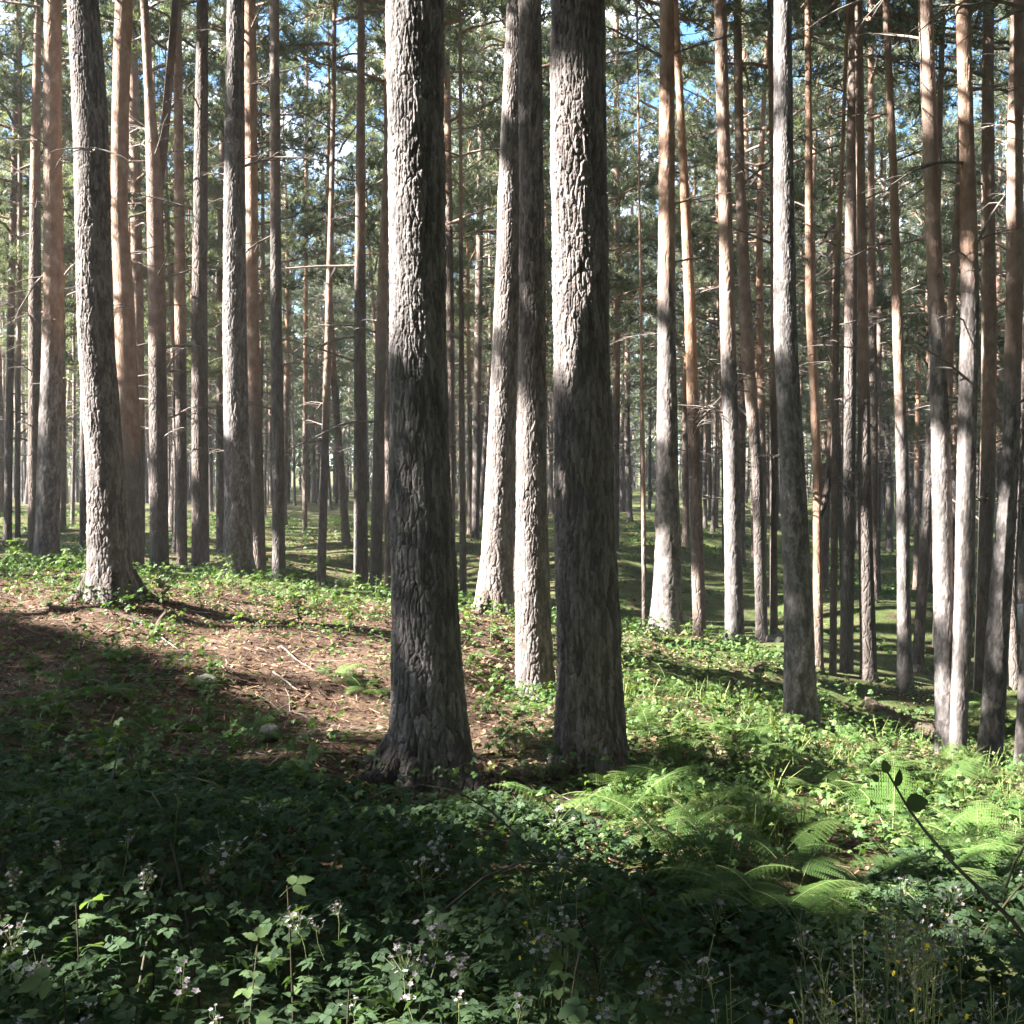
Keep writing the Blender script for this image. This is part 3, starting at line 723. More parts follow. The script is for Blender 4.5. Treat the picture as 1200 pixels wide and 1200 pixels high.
rad = (2.9 * (1.06 - t) ** .5) * np.sqrt(r_.random(N)); a = r_.uniform(0, 6.28, N)
C = np.stack([OX[ti, 0] + rad * np.cos(a), OX[ti, 1] + rad * np.sin(a), OZ[ti] + zc], -1)
u, v = uv(C); iu = ((u - u0) / CELL).astype(int); iv = ((v - v0) / CELL).astype(int)
inside = (iu >= 1) & (iu < nu - 1) & (iv >= 1) & (iv < nv - 1)
cnt = np.zeros((nu, nv), np.int16); keep = np.zeros(N, bool)
iuc = np.clip(iu, 1, nu - 2); ivc = np.clip(iv, 1, nv - 2)
natk = r_.random(N)
blocked = np.zeros((nu, nv), bool)
for da in (-1, 0, 1):
    for db in (-1, 0, 1): blocked |= np.roll(np.roll(lab == 1, da, 0), db, 1) if abs(da) + abs(db) < 2 else False
for q in range(N):
    if not inside[q]: keep[q] = natk[q] < .02; continue
    A, B = iuc[q], ivc[q]
    if blocked[A, B]: continue
    if want[A, B]:
        lim = 2
        if cnt[A, B] < lim: cnt[A, B] += 1; keep[q] = True
C = C[keep]; ti = ti[keep]
axis_ = C - np.stack([OX[ti, 0], OX[ti, 1], C[:, 2] - .6], -1) + r_.normal(0, .6, C.shape)
first = None
for k in range(len(OX)):
    sel = ti == k
    root = thing('unseen_shade_pine', 'unseen pine added on the sunny side, crown shaped to dapple the light', 'pine tree', (OX[k, 0], OX[k, 1], OZ[k]), 0, 'unseen shade pines on the sunny side')
    i = 3; link('trunk', far_proto[i][0], root, rot=(0, 0, r_.uniform(0, 6.28)))
    if not sel.any(): continue
    P = C[sel] - np.array([OX[k, 0], OX[k, 1], OZ[k]])
    g = Geo(); g.leaf = Geo()
    vox = np.floor(P / np.array([1.3, 1.3, 1.3])).astype(int); key, inv = np.unique(vox, axis=0, return_inverse=True); inv = inv.ravel()
    for j in range(len(key)):
        m = inv == j
        if m.sum() < 3: continue
        tip = P[m].mean(0); wp = np.array([tip, tip * .7 + np.array([0, 0, tip[2] * .2]), tip * .45 + np.array([0, 0, tip[2] * .4])]) + np.array([OX[k, 0], OX[k, 1], OZ[k]])
        ua, va = uv(wp); ua = np.clip(((ua - u0) / CELL).astype(int), 0, nu - 1); va = np.clip(((va - v0) / CELL).astype(int), 0, nv - 1)
        if blocked[ua, va].any(): continue
        z_ = max(5.5, tip[2] - .35 * math.hypot(tip[0], tip[1]))
        g.add(*tube([[0, 0, z_], [tip[0] * .5, tip[1] * .5, z_ + (tip[2] - z_) * .35], tip], [.03, .02, .008], 4), mat=0)
    add_tufts(g, r_, P, axis_[sel], np.clip(r_.normal(.45, .15, sel.sum()), 0, 1), 1.55, 1, .12, .022, 16)
    add_crown((g.leaf.mesh('crown', [M['needles']]), g.mesh('branchwork', [M['bark']])), root)
print('shade tufts', len(C))
r_ = np.random.default_rng(19); g = Geo(); n_ = 0  # unseen woods added round the viewer to keep skylight off the shaded parts
while n_ < 300:
    d = r_.uniform(9, 62); a = r_.uniform(0, 6.28); X = d * math.cos(a); Y = d * math.sin(a)
    if abs(X) < .53 * Y + 4 or (X < 2 and X > -37 and Y > -5) or (X < 2 and X > -37 and Y > -12 and d < 40 and X < -8): continue
    n_ += 1; z = float(gz(X, Y)); H = r_.uniform(15, 20); b = r_.uniform(1.5, 8)
    V_, F_ = tube([[X, Y, z - .3], [X, Y, z + H * .5], [X, Y, z + H]], [.15, .12, .03], 6); g.add(V_, F_, 0, orange=smooth(0, 1, (V_[:, 2] - z) / 6), tone=.5)
    m = 170; t = r_.random(m); a = r_.uniform(0, 6.28, m); rad = 2.6 * np.sqrt(r_.random(m)) * (1.1 - t)
    pos = np.stack([X + rad * np.cos(a), Y + rad * np.sin(a), z + b + (H - b) * t], -1)
    add_tufts(g, r_, pos, r_.normal(0, 1, (m, 3)) + np.array([0, 0, .5]), np.clip(r_.normal(.4, .18, m), 0, 1), 3.6, 1, .12, .024, 10)
tag(link('unseen_shade_woods', g.mesh('unseen_shade_woods', [M['bark'], M['needles']])), 'unseen mass of pines added behind and beside the viewer to dim skylight', 'woods', None, 'stuff')
r_ = np.random.default_rng(17); done = []  # more unseen pines with widened crowns, added to close the sky overhead
while len(done) < 62:
    near = len(done) < 24
    X, Y = (r_.uniform(-5, 9), r_.uniform(-9, 10)) if near else (r_.uniform(-9, 24), r_.uniform(-24, 22))
    if Y > -1.5 and X < .5 * max(Y, 0) + 2.6: continue
    if any((X - a) ** 2 + (Y - b) ** 2 < (1.9 if near else 3.0) ** 2 for a, b in done): continue
    done.append((X, Y)); i = int(r_.choice([0, 1, 3, 4])); 
    root = thing('unseen_shade_pine', 'unseen pine added behind or beside the viewer to block skylight', 'pine tree', (X, Y, gz(X, Y)), r_.uniform(0, 6.28), 'unseen shade pines around the viewer')
    link('trunk', far_proto[i][0], root); c = add_crown(far_proto[i][1], root); c.scale = (1.35, 1.35, 1)

# ----------------------------------------------------------------------------------------------
# undergrowth
# ----------------------------------------------------------------------------------------------
def leaflet(n_=5, serr=.12, fold=.25, width=.62, droop=.15):
    """pointed leaf along +Y, length 1, folded on its midrib; grid of 2 x n"""
    t = np.linspace(0, 1, n_ * 2 - 1); w = width * .5 * np.sin(PI * t ** .75) ** .85
    w = w * (1 + serr * (np.arange(len(t)) % 2 * 2 - 1)); w[0] = .02; w[-1] = 0.004
    z = -droop * t ** 2
    L = np.stack([-w, t, z + fold * w], -1); Mid = np.stack([0 * t, t, z], -1); R = np.stack([w, t, z + fold * w], -1)
    V = np.concatenate([L, Mid, R]); k = len(t); i = np.arange(k - 1)
    f = np.concatenate([np.stack([i, i + k, i + k + 1, i + 1], -1), np.stack([i + k, i + 2 * k, i + 2 * k + 1, i + k + 1], -1)])
    return V, f

def trifoliate(n_=3, seed=0):
    r_ = np.random.default_rng(seed); Vs = []; Fs = []; o = 0
    angs = [0, 1.15, -1.15] if n_ == 3 else [0, .85, -.85, 1.75, -1.75]
    for j, a in enumerate(angs):
        V, f = leaflet(5, .13, .22, .66, .18 + .1 * r_.random()); s = 1.0 if j == 0 else .84 if j < 3 else .65
        V = V * s; V[:, 1] += .22 if j == 0 else .06
        b = r_.uniform(-.25, .1); V = np.stack([V[:, 0], V[:, 1] * math.cos(b), V[:, 2] + V[:, 1] * math.sin(b)], -1)
        c, s2 = math.cos(a), math.sin(a); V = np.stack([V[:, 0] * c - V[:, 1] * s2, V[:, 0] * s2 + V[:, 1] * c, V[:, 2]], -1)
        Vs.append(V); Fs.append(f + o); o += len(V)
    P = np.array([[0, -.7, -.35], [0, -.3, -.1], [0, .24, 0]]); V, f = tube(P, .02, 3); Vs.append(V); Fs.append(f + o)
    return np.concatenate(Vs), np.concatenate(Fs)
TRI = [trifoliate(3, 1), trifoliate(5, 2), trifoliate(3, 3)]

def scatter_leaves(g, r_, pos, size, tilt, tint, tpl=TRI, mat=0, head=None):
    N_ = len(pos)
    for v in range(len(tpl)):
        sel = np.arange(N_) % len(tpl) == v; m = sel.sum()
        if not m: continue
        nrm = np.stack([r_.normal(0, 1, m) * tilt[sel], r_.normal(0, 1, m) * tilt[sel], np.ones(m)], -1)
        Mx = frames(nrm, r_.uniform(0, 6.28, m)) * size[sel][:, None, None]
        V, fs = replicate(tpl[v][0], tpl[v][1], Mx, pos[sel]); g.add(V, fs, mat, tint=np.repeat(np.clip(tint[sel], 0, 1), len(tpl[v][0])))

r_ = np.random.default_rng(33)
# --- bramble thicket across the foreground
def thicket_top(x, y):
    """height of the thicket above the ground"""
    b = .25 + .28 * fbm(x * 1.5 + 70, y * 1.5 + 20, 61, 3)
    edge = 5.3 - 1.5 * smooth(.0, .9, x) * (1 - .75 * smooth(1.1, 1.9, x)) + 1.0 * (fbm(x * 1.2 + 10, x * 0 + 3.3, 62, 2) - .5) - .12 * x
    return b * (.3 + .7 * smooth(edge, edge - 1.6, y)) * smooth(edge + .9, edge + .2, y) * (1 - .35 * smooth(2.4, 1.2, y))
def in_view(x, y, m=.5): return np.abs(x) < .49 * y + m
N_ = 90000
x = r_.uniform(-4, 4, N_); y = r_.uniform(1.15, 7.2, N_); k = in_view(x, y); x, y = x[k], y[k]
tt = thicket_top(x, y); k = tt > .05; x, y, tt = x[k], y[k], tt[k]
# keep a path of open air round the eye, leaves thin out in hollows
k = r_.random(len(x)) < np.clip(.35 + 1.5 * (fbm(x * 2.4 + 30, y * 2.4 + 80, 63, 3) - .35), .06, 1) * smooth(7.0, 4.6, y); x, y, tt = x[k], y[k], tt[k]
hf = 1 - r_.random(len(x)) ** 1.7 * .95
pos = np.stack([x, y, gz(x, y) + tt * hf], -1)
k = np.hypot(pos[:, 0], pos[:, 1]) > 1.45; pos, tt, hf = pos[k], tt[k], hf[k]
g = Geo()
sz = r_.uniform(.016, .044, len(pos)) * (1 + .25 * (r_.random(len(pos)) < .12))
scatter_leaves(g, r_, pos, sz, np.full(len(pos), .5), .15 + .5 * r_.random(len(pos)) + .3 * (r_.random(len(pos)) < .07))
thicket = tag(link('bramble_thicket', g.mesh('bramble_thicket', [M['bramble']])), 'shaded tangle of dark green bramble leaves filling the foreground', 'undergrowth', None, 'stuff')
print('thicket leaves', len(pos))
# arching canes
for c in range(16):
    y0 = r_.uniform(1.8, 4.6); x0 = r_.uniform(-.5, .5) * y0; L = r_.uniform(.5, 1.3); a = r_.uniform(0, 6.28); hh_ = r_.uniform(.25, .6); t = np.linspace(0, 1, 9)
    X = x0 + L * t * math.cos(a); Yy = y0 + L * t * math.sin(a)
    P = np.stack([X, Yy, gz(X, Yy) + hh_ * np.sin(PI * (t * .85)) ** .8], -1)
    if (np.hypot(P[:, 0], P[:, 1]) < 1.5).any(): continue
    V_, F_ = tube(P, np.linspace(.005, .002, 9), 5); g = Geo(); g.add(V_, F_); link('cane', g.mesh('cane', [M['cane']]), thicket)
# blossom sprays
def petal_flower(r0):
    V, f = leaflet(3, 0, .2, .8, .1); Vs = []; Fs = []
    for j in range(5):
        a = j * 2 * PI / 5; c, s = math.cos(a), math.sin(a); W = V * r0
        Vs.append(np.stack([W[:, 0] * c - W[:, 1] * s, W[:, 0] * s + W[:, 1] * c, W[:, 2] + .3 * W[:, 1]], -1)); Fs.append(f + len(V) * j)
    return np.concatenate(Vs), np.concatenate(Fs)
FL = petal_flower(.0095)
def blossom_mesh(seed, n_, spread, hgt):
    q = np.random.default_rng(seed); g = Geo()
    P = np.stack([q.normal(0, spread, n_), q.normal(0, spread, n_), q.uniform(-.4, 1, n_) * hgt], -1)
    Mx = frames(np.stack([P[:, 0] * 8, P[:, 1] * 8, .6 + q.random(n_)], -1) + q.normal(0, .4, (n_, 3)), q.uniform(0, 6, n_)) * q.uniform(.55, 1.15, n_)[:, None, None]
    V, fs = replicate(FL[0], FL[1], Mx, P); g.add(V, fs, 0, tint=np.repeat(q.random(n_), len(FL[0])))
    for p in P:
        b_ = np.array([p[0] * .35, p[1] * .35, min(p[2], 0) * .5 - .02 + .4 * p[2]]); V, f = tube([b_, (b_ + p) / 2 + q.normal(0, .004, 3), p], [.0011, .0009, .0007], 3); g.add(V, f, 1, tint=.3)
    V, f = tube([[0, 0, -.14], [.01, 0, -.06], [0, 0, hgt * .6]], [.0016, .0013, .0009], 4); g.add(V, f, 1, tint=.3)
    return g.mesh('blossom', [M['petal'], M['stem']])
BL = [blossom_mesh(i, n_, s, h) for i, (n_, s, h) in enumerate([(14, .022, .05), (20, .032, .06), (9, .016, .04), (26, .04, .05)])]
for j, (bx, by, b) in enumerate([(265, 1000, 3), (150, 985, 2), (35, 948, 2), (395, 1000, 2), (512, 995, 1), (493, 1028, 1), (348, 1083, 0), (512, 1095, 0), (474, 1132, 1), (538, 1132, 0), (420, 908, 2), (652, 962, 1),
                                 (655, 1015, 1), (645, 1118, 0), (668, 1095, 2), (842, 1075, 1), (770, 1148, 0), (760, 1162, 2), (822, 1145, 1), (1112, 1052, 3), (1122, 1096, 3), (944, 1110, 1), (15, 1100, 1), (42, 1140, 0),
                                 (215, 1155, 2), (1178, 1120, 2), (995, 945, 2), (188, 860, 2), (610, 1185, 2), (900, 1190, 2), (1060, 1185, 2), (210, 935, 2)]):
    best = ground_hit(bx, by, 1.5, 12, .0)
    # on top of the leaves along that sight line
    Ys = np.linspace(1.7, 8, 300); Pp = np.stack([(bx - 600) / F * Ys, Ys, CZ + (600 - by) / F * Ys], -1)
    d = Pp[:, 2] - gz(Pp[:, 0], Pp[:, 1]) - np.maximum(thicket_top(Pp[:, 0], Pp[:, 1]), .12) - .03
    ii = np.argmax(d < 0); p = Pp[ii]
    link('blossom', BL[b], thicket, p, (r_.normal(0, .2), r_.normal(0, .2), r_.uniform(0, 6.28)), (r_.uniform(.85, 1.15),) * 3)

for j in range(34):
    yy_ = r_.uniform(1.9, 4.2); xx_ = r_.uniform(-.5, .5) * yy_; tp_ = float(thicket_top(np.array([xx_]), np.array([yy_]))[0])
    if tp_ < .1: continue
    link('blossom', BL[[2, 2, 0, 1][j % 4]], thicket, (xx_, yy_, gz(xx_, yy_) + tp_ + .02), (r_.normal(0, .2), r_.normal(0, .2), r_.uniform(0, 6.28)), (r_.uniform(.6, .9),) * 3)

# --- bramble shoots in a lighter leaf tint standing out of the thicket
def shoot_mesh(seed, n_, L):
    q = np.random.default_rng(seed); t = np.linspace(0, 1, 7)
    P = np.stack([.25 * L * t ** 2 * q.normal(), .25 * L * t ** 2 * q.normal(), L * t], -1).reshape(-1, 3)
    st = Geo(); st.add(*tube(P, np.linspace(.004, .0018, 7), 5)); lvs = []
    tt_ = np.linspace(.45, 1, n_); pos = np.stack([np.interp(tt_, t, P[:, i]) for i in range(3)], -1) + q.normal(0, .03, (n_, 3)) * np.array([1, 1, .2])
    for e in range(n_):
        lv = Geo(); scatter_leaves(lv, q, pos[e:e + 1], q.uniform(.04, .062, 1), np.full(1, .35), .75 + .2 * q.random(1)); lvs.append(lv.mesh('leaf', [M['bramble']]))
    return st.mesh('stem', [M['cane']]), lvs
SH = [shoot_mesh(i, n_, L) for i, (n_, L) in enumerate([(5, .5), (7, .6), (4, .42)])]
for j, (sx, sy, sY, lab_) in enumerate([(95, 1060, 2.8, 'pale green bramble shoot catching light in the left of the thicket'), (283, 1130, 2.4, 'bright bramble leaves on a sunlit fleck low in the thicket'),
        (345, 1048, 2.8, 'light green bramble shoot beside a pinkish flower spray'), (400, 1165, 2.2, 'large rounded bramble leaf spray at the bottom edge, left of centre'),
        (645, 1130, 2.4, 'yellow-green bramble shoot under a white flower spray, bottom centre'), (22, 1048, 2.9, 'small light bramble leaf spray at the left edge'),
        (80, 1142, 2.4, 'small pale bramble sprig near the bottom left corner'), (1090, 1165, 2.2, 'broad grey-green bramble leaves at the bottom right'),
        (660, 1075, 2.7, 'dark glossy bramble leaf spray in the middle of the thicket'), (180, 1018, 3.2, 'yellow-tipped bramble shoot among dark leaves on the left')]):
    st, lv = SH[j % 3]; p = px(sx, sy, sY); z = gz(p[0], p[1]); hgt = max(.2, p[2] - z)
    root = thing('bramble_shoot', lab_, 'bramble', (p[0], p[1], z), r_.uniform(0, 6.28), 'bramble shoots in the foreground', hgt / [.5, .6, .42][j % 3])
    link('stem', st, root)
    for m_ in lv: link('leaf', m_, root)

# --- bracken
def frond_mesh(seed, L=.75, pairs=15, wid=.30):
    q = np.random.default_rng(seed); t = np.linspace(.0, 1, 12)
    R = np.stack([.03 * q.normal() * t ** 2, L * (t * .86), L * (.62 * t - .55 * t ** 2.2)], -1)
    g = Geo(); g.add(*tube(R, np.linspace(.0045, .0012, 12), 4), mat=1, tint=.4)
    V0, f0 = leaflet(3, 0, .1, .42, .1)
    pos = []; M_ = []; tin = []
    for k in range(pairs):
        f = .22 + .78 * (k + .5) / pairs; b = np.array([np.interp(f, t, R[:, i]) for i in range(3)]); b2 = np.array([np.interp(f + .02, t, R[:, i]) for i in range(3)])
        d = (b2 - b); d /= np.linalg.norm(d) + 1e-9
        pl = wid * (1 - f) ** .75 * (.95 if k else .8) * smooth(.0, .16, f - .1) + .015
        for s in (-1, 1):
            pd = np.array([s * 1.0, .25, -.12 + q.normal(0, .06)]); pd = pd - d * (pd @ d) * .7; pd /= np.linalg.norm(pd)
            nrm = np.cross(d, pd) * s; nrm /= np.linalg.norm(nrm) + 1e-9
            m = max(3, int(pl / .016))
            for e in range(m):
                w = (e + .5) / m; o = b + pd * pl * w - np.array([0, 0, .12 * pl * w * w]); ll = (.031 * (1 - w) ** .6 + .006) * (pl / wid) ** .4
                for s2 in (-1, 1):
                    ld = np.cross(nrm, pd) * s2 * .9 + pd * .45; ld /= np.linalg.norm(ld)
                    X = np.cross(ld, nrm); M_.append(np.stack([X * ll, ld * ll, nrm * ll], -1)); pos.append(o); tin.append(.35 + .3 * f)
            V_, F_ = tube([b, b + pd * pl * .5 - np.array([0, 0, .03 * pl]), b + pd * pl - np.array([0, 0, .12 * pl])], [.0014, .001, .0006], 3); g.add(V_, F_, 1, tint=.4)
    V, fs = replicate(V0, f0, np.array(M_), np.array(pos)); g.add(V, fs, 0, tint=np.repeat(np.array(tin), len(V0)))
    return g.mesh('frond', [M['fern'], M['stem']])
FR = [frond_mesh(i, L, p, w) for i, (L, p, w) in enumerate([(.75, 15, .28), (.62, 13, .24), (.85, 16, .32)])]
def fern(loc, label, group, size, nf, lift=0.0, spread=(.0, 6.28), seed=0):
    q = np.random.default_rng(seed + 4000)
    root = thing('bracken_fern', label, 'fern', loc, 0, group, size)
    for j in range(nf):
        a = spread[0] + (spread[1] - spread[0]) * (j + q.uniform(.2, .8)) / nf
        link('frond', FR[q.integers(0, 3)], root, (0, 0, lift), (q.normal(.12, .22), q.normal(0, .15), a), (q.uniform(.75, 1.15),) * 3)
    return root
FERNS = [  # px, py of the foot, size, fronds, label
 (693, 915, 1.05, 9, 'dark drooping bracken at the foot of the shadowed right middle trunk'), (735, 955, 1.0, 8, 'dark bracken spreading right from the foot of the shadowed trunk'),
 (790, 1000, .95, 8, 'shaded blue-green bracken on the slope below the dark trunk ferns'), (850, 1040, 1.0, 8, 'large shaded bracken with arching fronds at lower right of centre'),
 (660, 960, .8, 6, 'small shaded bracken left of the dark trunk ferns'), (905, 1075, .95, 8, 'dim bracken bordering the bright fern on its left'),
 (1045, 985, 1.05, 10, 'brilliant yellow-green bracken fully in the sun at right'), (1015, 1045, .9, 8, 'sunlit bracken just below the brilliant one, half in shade'),
 (1105, 935, .95, 9, 'sunny bracken under the crossing pair of trunks'), (1150, 915, .8, 7, 'bright bracken right of the crossing pair of trunks'),
 (1150, 1010, 1.0, 9, 'dark bracken in shade at the right edge, below sunny fronds'), (1190, 1060, .9, 7, 'shaded fern fronds cut off by the right edge'),
 (780, 815, .8, 7, 'lit bracken right of the shadowed trunk at half height'), (835, 800, .7, 6, 'small sunlit bracken on the upper right slope'),
 (905, 880, .75, 7, 'lit bracken at the foot of the smooth white-topped pine'), (985, 870, .8, 7, 'half shaded bracken right of the smooth white-topped pine'),
 (1035, 905, .8, 7, 'dark bracken in the hollow left of the crossing pair'), (870, 870, .65, 6, 'small bright bracken left of the smooth white-topped pine'),
 (630, 865, .6, 5, 'yellowing bracken fronds between the two thickest trunks'), (625, 835, .55, 5, 'low green bracken fronds in front of the peeling sunlit trunk'),
 (585, 770, .5, 5, 'small fern on the lit ground between the thick trunks'), (115, 815, .6, 6, 'dim fern in the shade on the left slope'),
 (320, 925, .6, 6, 'dark fern below the mossy rock on the left slope'), (140, 770, .55, 5, 'shaded fern just below the fallen branch on the left bank'),
 (30, 830, .6, 6, 'dark fern at the left edge of the slope'), (215, 690, .5, 5, 'sunlit fern on the crest right of the leaning bank tree'),
 (395, 705, .5, 5, 'sunlit fern on the crest left of the nearest grey trunk'), (60, 660, .5, 5, 'light fern on the crest under the stout pinkish pine'),
 (880, 960, .7, 6, 'bright green bracken on the lit slope right of the shaded fronds'), (950, 930, .7, 6, 'mid green bracken at the centre of the lit right slope'),
 (230, 985, .55, 5, 'dim feathery fern at the upper edge of the left thicket'), (510, 960, .5, 5, 'dark fern in front of the nearest grey trunk')]
for j, (fx, fy, sz_, nf, lab_) in enumerate(FERNS):
    p = ground_hit(fx, fy, 2.5, 20)
    if p is None: continue
    fern((p[0], p[1], gz(p[0], p[1]) - .02), lab_, 'bracken ferns on the forest floor', sz_ * .76, nf, 0.0, (0, 6.28), j)

q = np.random.default_rng(77); nf_ = 0
while nf_ < 60:
    fx = q.uniform(720, 1215); fy = q.uniform(770, 1060)
    if fy < 760 + .12 * max(0, fx - 900) or (fx < 900 and fy > 960 + .2 * (fx - 720)): continue
    p = ground_hit(fx, fy, 2.5, 16)
    if p is None: continue
    o = fern((p[0], p[1], gz(p[0], p[1]) - .02), 'light green bracken in the sunny mass of ferns on the right slope', 'bracken mass on the right slope', q.uniform(.36, .64), int(q.integers(4, 8)), 0.0, (0, 6.28), 300 + nf_); nf_ += 1
for j in range(14):
    fx = q.uniform(0, 430); fy = q.uniform(790, 960); p = ground_hit(fx, fy, 2.5, 16)
    fern((p[0], p[1], gz(p[0], p[1]) - .02), 'small dim bracken in the shade of the left slope', 'small bracken on the shaded left slope', q.uniform(.35, .55), int(q.integers(3, 6)), 0.0, (0, 6.28), 400 + j)

# --- small leafy plants on crest and slope (countable ones)
def herb_mesh(seed, n_, hgt, size):
    q = np.random.default_rng(seed); st = Geo(); lv = Geo(); ps = []
    for s in range(max(2, n_ // 6)):
        a = q.uniform(0, 6.28); l = hgt * q.uniform(.6, 1.1); t = np.linspace(0, 1, 6); b = q.uniform(.05, .5)
        P = np.stack([b * l * t ** 1.5 * math.cos(a), b * l * t ** 1.5 * math.sin(a), l * t], -1); st.add(*tube(P, np.linspace(.003, .001, 6), 4))
        for e in range(6):
            f = q.uniform(.25, 1); ps.append([np.interp(f, t, P[:, i]) for i in range(3)])
    ps = np.array(ps) + q.normal(0, .025, (len(ps), 3)); scatter_leaves(lv, q, ps, q.uniform(.7, 1.2, len(ps)) * size, np.full(len(ps), .5), q.uniform(.3, .9, len(ps)))
    return st.mesh('stem', [M['stem']]), lv.mesh('foliage', [M['herb']])
HB = [herb_mesh(i, n_, h, s) for i, (n_, h, s) in enumerate([(24, .35, .045), (30, .28, .04), (18, .5, .05), (36, .22, .035)])]
HZ = [('sunlit leafy plant on the crest of the left bank', 'leafy plants on the left crest', [(15, 668), (45, 672), (75, 676), (95, 690), (170, 692), (190, 700), (230, 702), (255, 695), (300, 705), (325, 712), (345, 700), (370, 708), (420, 715), (440, 708), (350, 725), (410, 735)]),
      ('leafy plant on the shaded left slope', 'leafy plants on the shaded left slope', [(40, 800), (85, 785), (130, 790), (250, 790), (70, 850), (170, 835), (245, 850), (30, 905), (130, 905), (270, 880), (350, 940), (90, 940)]),
      ('lit leafy plant on the ground between the thick trunks', 'leafy plants between the thick trunks', [(550, 735), (575, 745), (555, 780), (580, 805), (570, 830), (600, 725), (615, 885), (590, 880)]),
      ('leafy plant on the sunlit right slope', 'leafy plants on the right slope', [(745, 760), (770, 770), (810, 765), (830, 780), (880, 775), (800, 850), (840, 855), (760, 860), (820, 900), (860, 905), (890, 915), (780, 925), (930, 895), (990, 900), (970, 960), (900, 985), (960, 845), (1000, 820), (1035, 840), (1060, 850), (1020, 810), (1085, 905), (1140, 860), (1180, 880), (1180, 850)])]
hp = {}
for lab_, grp, L_ in HZ:
    for (hx, hy) in L_:
        p = ground_hit(hx, hy + 6, 2.5, 20)
        if p is None: continue
        i = int(r_.integers(0, 4)); loc = (p[0], p[1], gz(p[0], p[1]) - .01)
        if i not in hp:
            root = thing('leafy_plant', lab_, 'plant', loc, 0, grp); link('stem', HB[i][0], root); link('foliage', HB[i][1], root); hp[i] = root
        else:
            root = copy_tree(hp[i]); root.location = loc; root['label'] = lab_; root['group'] = grp
        root.rotation_euler = (0, 0, r_.uniform(0, 6.28)); s = r_.uniform(.75, 1.25); root.scale = (s, s, s)
# tall shoot in front of the thick dark rough trunk
p = ground_hit(272, 688, 3, 20); root = thing('sapling', 'tall light green sapling shoot in front of the thick dark rough pine', 'sapling', (p[0], p[1], gz(p[0], p[1])), .5, None, .95)
link('stem', HB[2][0], root); link('foliage', HB[2][1], root)

# --- low cover that nobody could count
r_ = np.random.default_rng(55)
N_ = 60000; x = r_.uniform(-7, 8, N_); y = r_.uniform(4.2, 14, N_); k = in_view(x, y, .3); x, y = x[k], y[k]
qx = 600 + F * x / y; qy = 600 - F * (gz(x, y) - CZ) / y
strip = np.exp(-((qy - (735 + .62 * (qx - 240))) / 60) ** 2) * smooth(130, 260, qx) * (qx < 560)       # the bare litter track
den = np.where(qx > 540, .95 * smooth(530, 660, qx) + .25, .62) * (1 - .72 * strip) + .45 * smooth(9.2, 10.6, y) * (qx < 560)
den = den * np.clip(.2 + 2.2 * (fbm(x * 1.3 + 5, y * 1.3 + 5, 91, 3) - .35), .03, 1)
k = r_.random(len(x)) < den; x, y = x[k], y[k]
g = Geo(); # plants gather round the feet of the nearer trunks
for k_ in (100, 101, 102, 7, 25, 33, 28, 30, 41, 42, 45, 14, 4, 16, 39):
    m = 130; a = r_.uniform(0, 6.28, m); d = float(TREE[k_][2](TREE[k_][3])) * 1.15 + r_.random(m) ** 1.5 * .4
    bx_, by_ = float(TREE[k_][0](TREE[k_][3])), float(TREE[k_][1](TREE[k_][3])); x = np.concatenate([x, bx_ + d * np.cos(a)]); y = np.concatenate([y, by_ + d * np.sin(a)])
pos = np.stack([x, y, gz(x, y) + r_.random(len(x)) ** 1.6 * .20 + .02], -1)
scatter_leaves(g, r_, pos, r_.uniform(.016, .042, len(x)), np.full(len(x), .55), np.clip(r_.normal(.4, .28, len(x)), 0, 1))
# clumps on the far forest floor
nc_ = 1500; cx_ = r_.uniform(-24, 24, nc_); cy_ = np.sqrt(r_.uniform(13 ** 2, 46 ** 2, nc_)); k = in_view(cx_, cy_, .5); cx_, cy_ = cx_[k], cy_[k]
rep = r_.integers(6, 26, len(cx_)); x = np.repeat(cx_, rep) + r_.normal(0, .22, rep.sum()); y = np.repeat(cy_, rep) + r_.normal(0, .22, rep.sum())
scatter_leaves(g, r_, np.stack([x, y, gz(x, y) + r_.random(len(x)) * .22], -1), r_.uniform(.03, .075, len(x)), np.full(len(x), .6), np.repeat(np.clip(r_.normal(.3, .25, len(cx_)), 0, 1), rep))
tag(link('undergrowth', g.mesh('undergrowth', [M['herb']])), 'low mixed leafy ground cover on the sunlit slopes', 'undergrowth', None, 'stuff')
